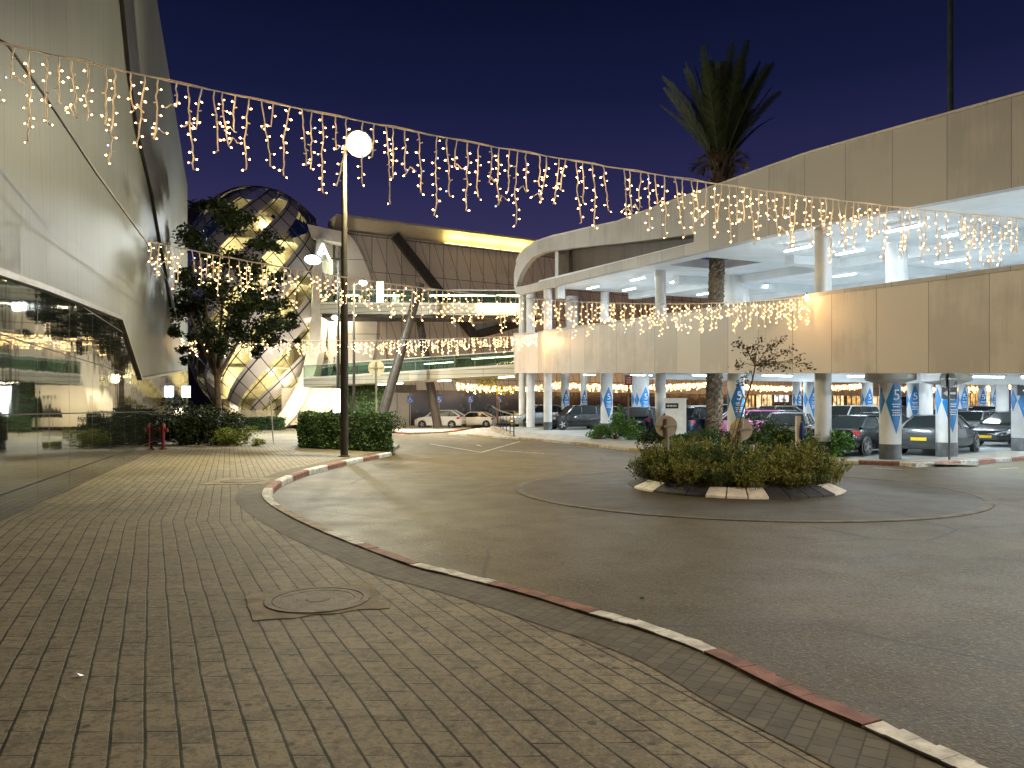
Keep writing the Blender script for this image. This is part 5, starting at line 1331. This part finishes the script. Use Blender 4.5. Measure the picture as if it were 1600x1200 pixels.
# totem, little lit sign, hydrant, cabinet
tp_ = W(529, 660, 44.5); t = thing('lit_totem', 'glowing white totem sign standing behind the hedge', 'sign', (tp_.x, 44.5, 0))
b = MB(); b.box((0, 0, .6), (.62, .26, 1.2)); b.build('plinth', M['grey_metal'], t)
b = MB(); b.box((0, 0, 2.05), (.60, .24, 1.6)); b.build('lit_panel', M['sign_glow'], t)
b = MB(); b.box((0, 0, 1.24), (.66, .3, .07)); b.box((0, 0, 2.87), (.66, .3, .06)); b.build('frame', M['grey_metal'], t)
sp_ = W(291, 612, 39); t = thing('lit_sign', 'little cool white lit sign on a post above the dark shrubs', 'sign', (sp_.x, 39, 0), R(35))
b = MB(); b.tube([(0, 0, 0), (0, 0, sp_.z - .2)], .05, 8); b.build('post', M['grey_metal'], t)
b = MB(); b.box((0, 0, sp_.z), (.40, .10, .60)); b.build('lit_panel', M['sign_glow'], t)
b = MB(); b.box((0, 0, sp_.z - .32), (.44, .14, .05)); b.box((0, 0, sp_.z + .32), (.44, .14, .05)); b.build('frame', M['dark_metal'], t)
hp_ = Vector(((255 - 800) / F * 29.6, 29.6, 0)); t = thing('fire_hydrant', 'red hydrant post against the mirror glass wall', 'hydrant', hp_)
b = MB(); b.lathe([(.20, 0), (.20, .05), (.10, .07), (.10, .95), (.13, .97), (.13, 1.05), (.10, 1.12), (.03, 1.2)], 16); b.build('post', M['red_paint'], t, smooth=True)
b = MB(); b.lathe([(.07, -.24), (.07, .24)], 14, (0, 0, .86), axis='x'); b.lathe([(.085, -.27), (.085, -.22)], 14, (0, 0, .86), axis='x'); b.lathe([(.085, .22), (.085, .27)], 14, (0, 0, .86), axis='x'); b.build('outlet', M['red_paint'], t, smooth=True)
t.scale = (.7, .7, .9)
cp = W(1056, 680, 36.2); t = thing('service_cabinet', 'white box cabinet with black header behind the left disc sign', 'cabinet', (cp.x, 36.2, fz(36.2)), R(-14))
hz_ = W(1056, 624, 36.2).z - fz(36.2)
b = MB(); b.box((0, 0, hz_ / 2), (1.0, .55, hz_)); b.build('housing', M['white_paint'], t)
b = MB(); b.box((-.18, -.29, hz_ - .32), (.62, .03, .26)); b.build('header', M['sign_black'], t)
b = MB()
for i in range(7): b.box((-.40 + i * .07, -.308, hz_ - .32), (.045, .004, .06 + .02 * (i % 2)))
b.build('small_print', M['sign_white'], t)
b = MB(); b.box((0, 0, hz_ + .03), (1.08, .62, .06)); b.build('lid', M['white_paint'], t)
for px, py, z0_, m_, lab in ((858, 934, RZ, 'sign_white', 'tiny white paper scrap on the road beside the red kerb'), (1003, 936, RZ, 'leaf_hedge', 'tiny green scrap lying on the open road'), (120, 1058, 0, 'sign_white', 'tiny white scrap on the pavement at lower left')):
    g_ = Gd(px, py, z0_); b = MB(); b.add([g_ + Vector(v) for v in ((-.03, -.02, .004), (.03, -.015, .012), (.035, .02, .004), (-.02, .025, .018), (0, 0, .024))], [(0, 1, 4), (1, 2, 4), (2, 3, 4), (3, 0, 4)]); tag(b.build('paper_scrap', M[m_]), lab, 'litter')
# black railing on a low stone wall
rl = [W(775, 668, 48), W(786, 673, 46), W(803, 683, 43.5)]; t = thing('railing', 'black curved railing on a low tapering stone wall by the garage corner', 'railing', (rl[0].x, rl[0].y, -.12))
o3 = Vector((rl[0].x, rl[0].y, -.12)); pl_ = [Vector((p.x, p.y, -.12)) - o3 for p in rl]; pl_.insert(0, pl_[0] + Vector((-.3, 2.5, 0)))
b = MB()
hts = [.62, .62, .50, .16]
for i in range(3):
    a_, c_ = pl_[i], pl_[i + 1]; tt_ = (c_ - a_).normalized(); s_ = Vector((-tt_.y, tt_.x, 0)) * .14
    b.add([a_ - s_, a_ + s_, c_ + s_, c_ - s_] + [a_ - s_ + Vector((0, 0, hts[i])), a_ + s_ + Vector((0, 0, hts[i])), c_ + s_ + Vector((0, 0, hts[i + 1])), c_ - s_ + Vector((0, 0, hts[i + 1]))], [(0, 3, 2, 1), (4, 5, 6, 7), (0, 1, 5, 4), (1, 2, 6, 5), (2, 3, 7, 6), (3, 0, 4, 7)])
b.build('stone_wall', mat('rough_stone', (.30, .24, .17), .9, var=.4, scale=5, bump=.8, bscale=12), t)
b = MB(); top_ = [p + Vector((0, 0, 1.95 - .18 * i)) for i, p in enumerate(pl_)]
b.tube(top_, .04, 8); b.tube([p + Vector((0, 0, .75 - .12 * i)) for i, p in enumerate(pl_)], .025, 6)
for i in range(3):
    for k in range(3):
        q = pl_[i].lerp(pl_[i + 1], k / 3); tq = top_[i].lerp(top_[i + 1], k / 3); b.tube([q, tq], .03, 6)
b.tube([pl_[-1], top_[-1]], .04, 6); b.tube([top_[0], top_[0] + Vector((-.35, .1, .12)), top_[0] + Vector((-.45, .2, -.2))], .04, 6); b.build('handrail', M['black'], t)

# ------------------------------------------------------------------ people on the bridges
def person(label, loc, rz, h, shirt, trousers, step=.10):
    t = thing('person', label, 'person', loc, rz)
    J = {'hip': (0, 0, .53), 'waist': (0, 0, .61), 'chest': (0, 0, .75), 'neck': (0, .0, .845), 'head': (0, .012, .90), 'crown': (0, .006, .965)}
    def skin(name, verts, edges, rad, m, lev=2):
        me = bpy.data.meshes.new(name); me.from_pydata([Vector(v) * h for v in verts], edges, []); o = bpy.data.objects.new(name, me); C.objects.link(o); o.parent = t
        o.modifiers.new('s', 'SKIN'); sv = me.skin_vertices[0].data
        for i, q in enumerate(rad): sv[i].radius = (q[0] * h, q[1] * h); sv[i].use_root = (i == 0)
        sb = o.modifiers.new('b', 'SUBSURF'); sb.levels = lev; sb.render_levels = lev; me.materials.append(m); return o
    sk = mat('skin_tone_' + str(len(label)), (.42, .27, .19), .6, var=.05)
    V = [(0, 0, .53), (0, 0, .62), (0, 0, .74), (0, .0, .815), (0, .005, .855), (0, .012, .90), (0, .008, .955)]; E = [(i, i + 1) for i in range(6)]
    Rr = [(.075, .055), (.068, .05), (.085, .058), (.06, .045), (.032, .034), (.047, .055), (.036, .045)]
    for s in (1, -1):
        i = len(V); V += [(s * .105, 0, .80), (s * .13, -.01, .64), (s * .125, .05, .50), (s * .122, .07, .455)]; E += [(3, i), (i, i + 1), (i + 1, i + 2), (i + 2, i + 3)]; Rr += [(.036, .036), (.027, .027), (.02, .02), (.022, .012)]
        i = len(V); V += [(s * .05, 0, .48), (s * .055, s * step * .5 + .01, .27), (s * .055, s * step, .04), (s * .06, s * step + .07, .018)]; E += [(0, i), (i, i + 1), (i + 1, i + 2), (i + 2, i + 3)]; Rr += [(.052, .055), (.036, .038), (.024, .026), (.025, .018)]
    skin('body', V, E, Rr, sk)
    skin('shirt', [(0, 0, .52), (0, 0, .62), (0, 0, .74), (0, 0, .815), (.105, 0, .80), (.128, -.01, .66), (-.105, 0, .80), (-.128, -.01, .66)], [(0, 1), (1, 2), (2, 3), (3, 4), (4, 5), (3, 6), (6, 7)], [(.083, .063), (.076, .058), (.092, .066), (.064, .05), (.044, .044), (.036, .036), (.044, .044), (.036, .036)], shirt)
    skin('trousers', [(0, 0, .54), (.05, 0, .48), (.055, step * .5 + .01, .27), (.055, step, .05), (-.05, 0, .48), (-.055, -step * .5 + .01, .27), (-.055, -step, .05)], [(0, 1), (1, 2), (2, 3), (0, 4), (4, 5), (5, 6)], [(.082, .062), (.06, .062), (.044, .046), (.034, .036), (.06, .062), (.044, .046), (.034, .036)], trousers)
    skin('hair', [(0, -.012, .905), (0, -.004, .955), (0, .02, .968)], [(0, 1), (1, 2)], [(.05, .048), (.047, .052), (.03, .03)], M['black'])
    return t
cl1 = mat('dark_cloth', (.03, .03, .035), .9); cl2 = mat('pale_green_cloth', (.42, .55, .50), .9); cl3 = mat('jeans_cloth', (.05, .07, .12), .9)
p = W(582, 473, 57.4); person('person in dark clothes standing on the upper footbridge', p + Vector((0, 1.6, 0)), R(40), 1.76, cl1, cl1)
p = W(575, 473, 57.5); person('shorter person in dark jacket beside another on the upper footbridge', p + Vector((0, 1.2, 0)), R(200), 1.45, cl1, cl3)
p = W(516, 588.5, 58.2); person('person in a pale green shirt walking on the lower ramp', p + Vector((0, 1.4, 0)), R(-70), 1.7, cl2, cl1, .12)
bpy.context.view_layer.update()
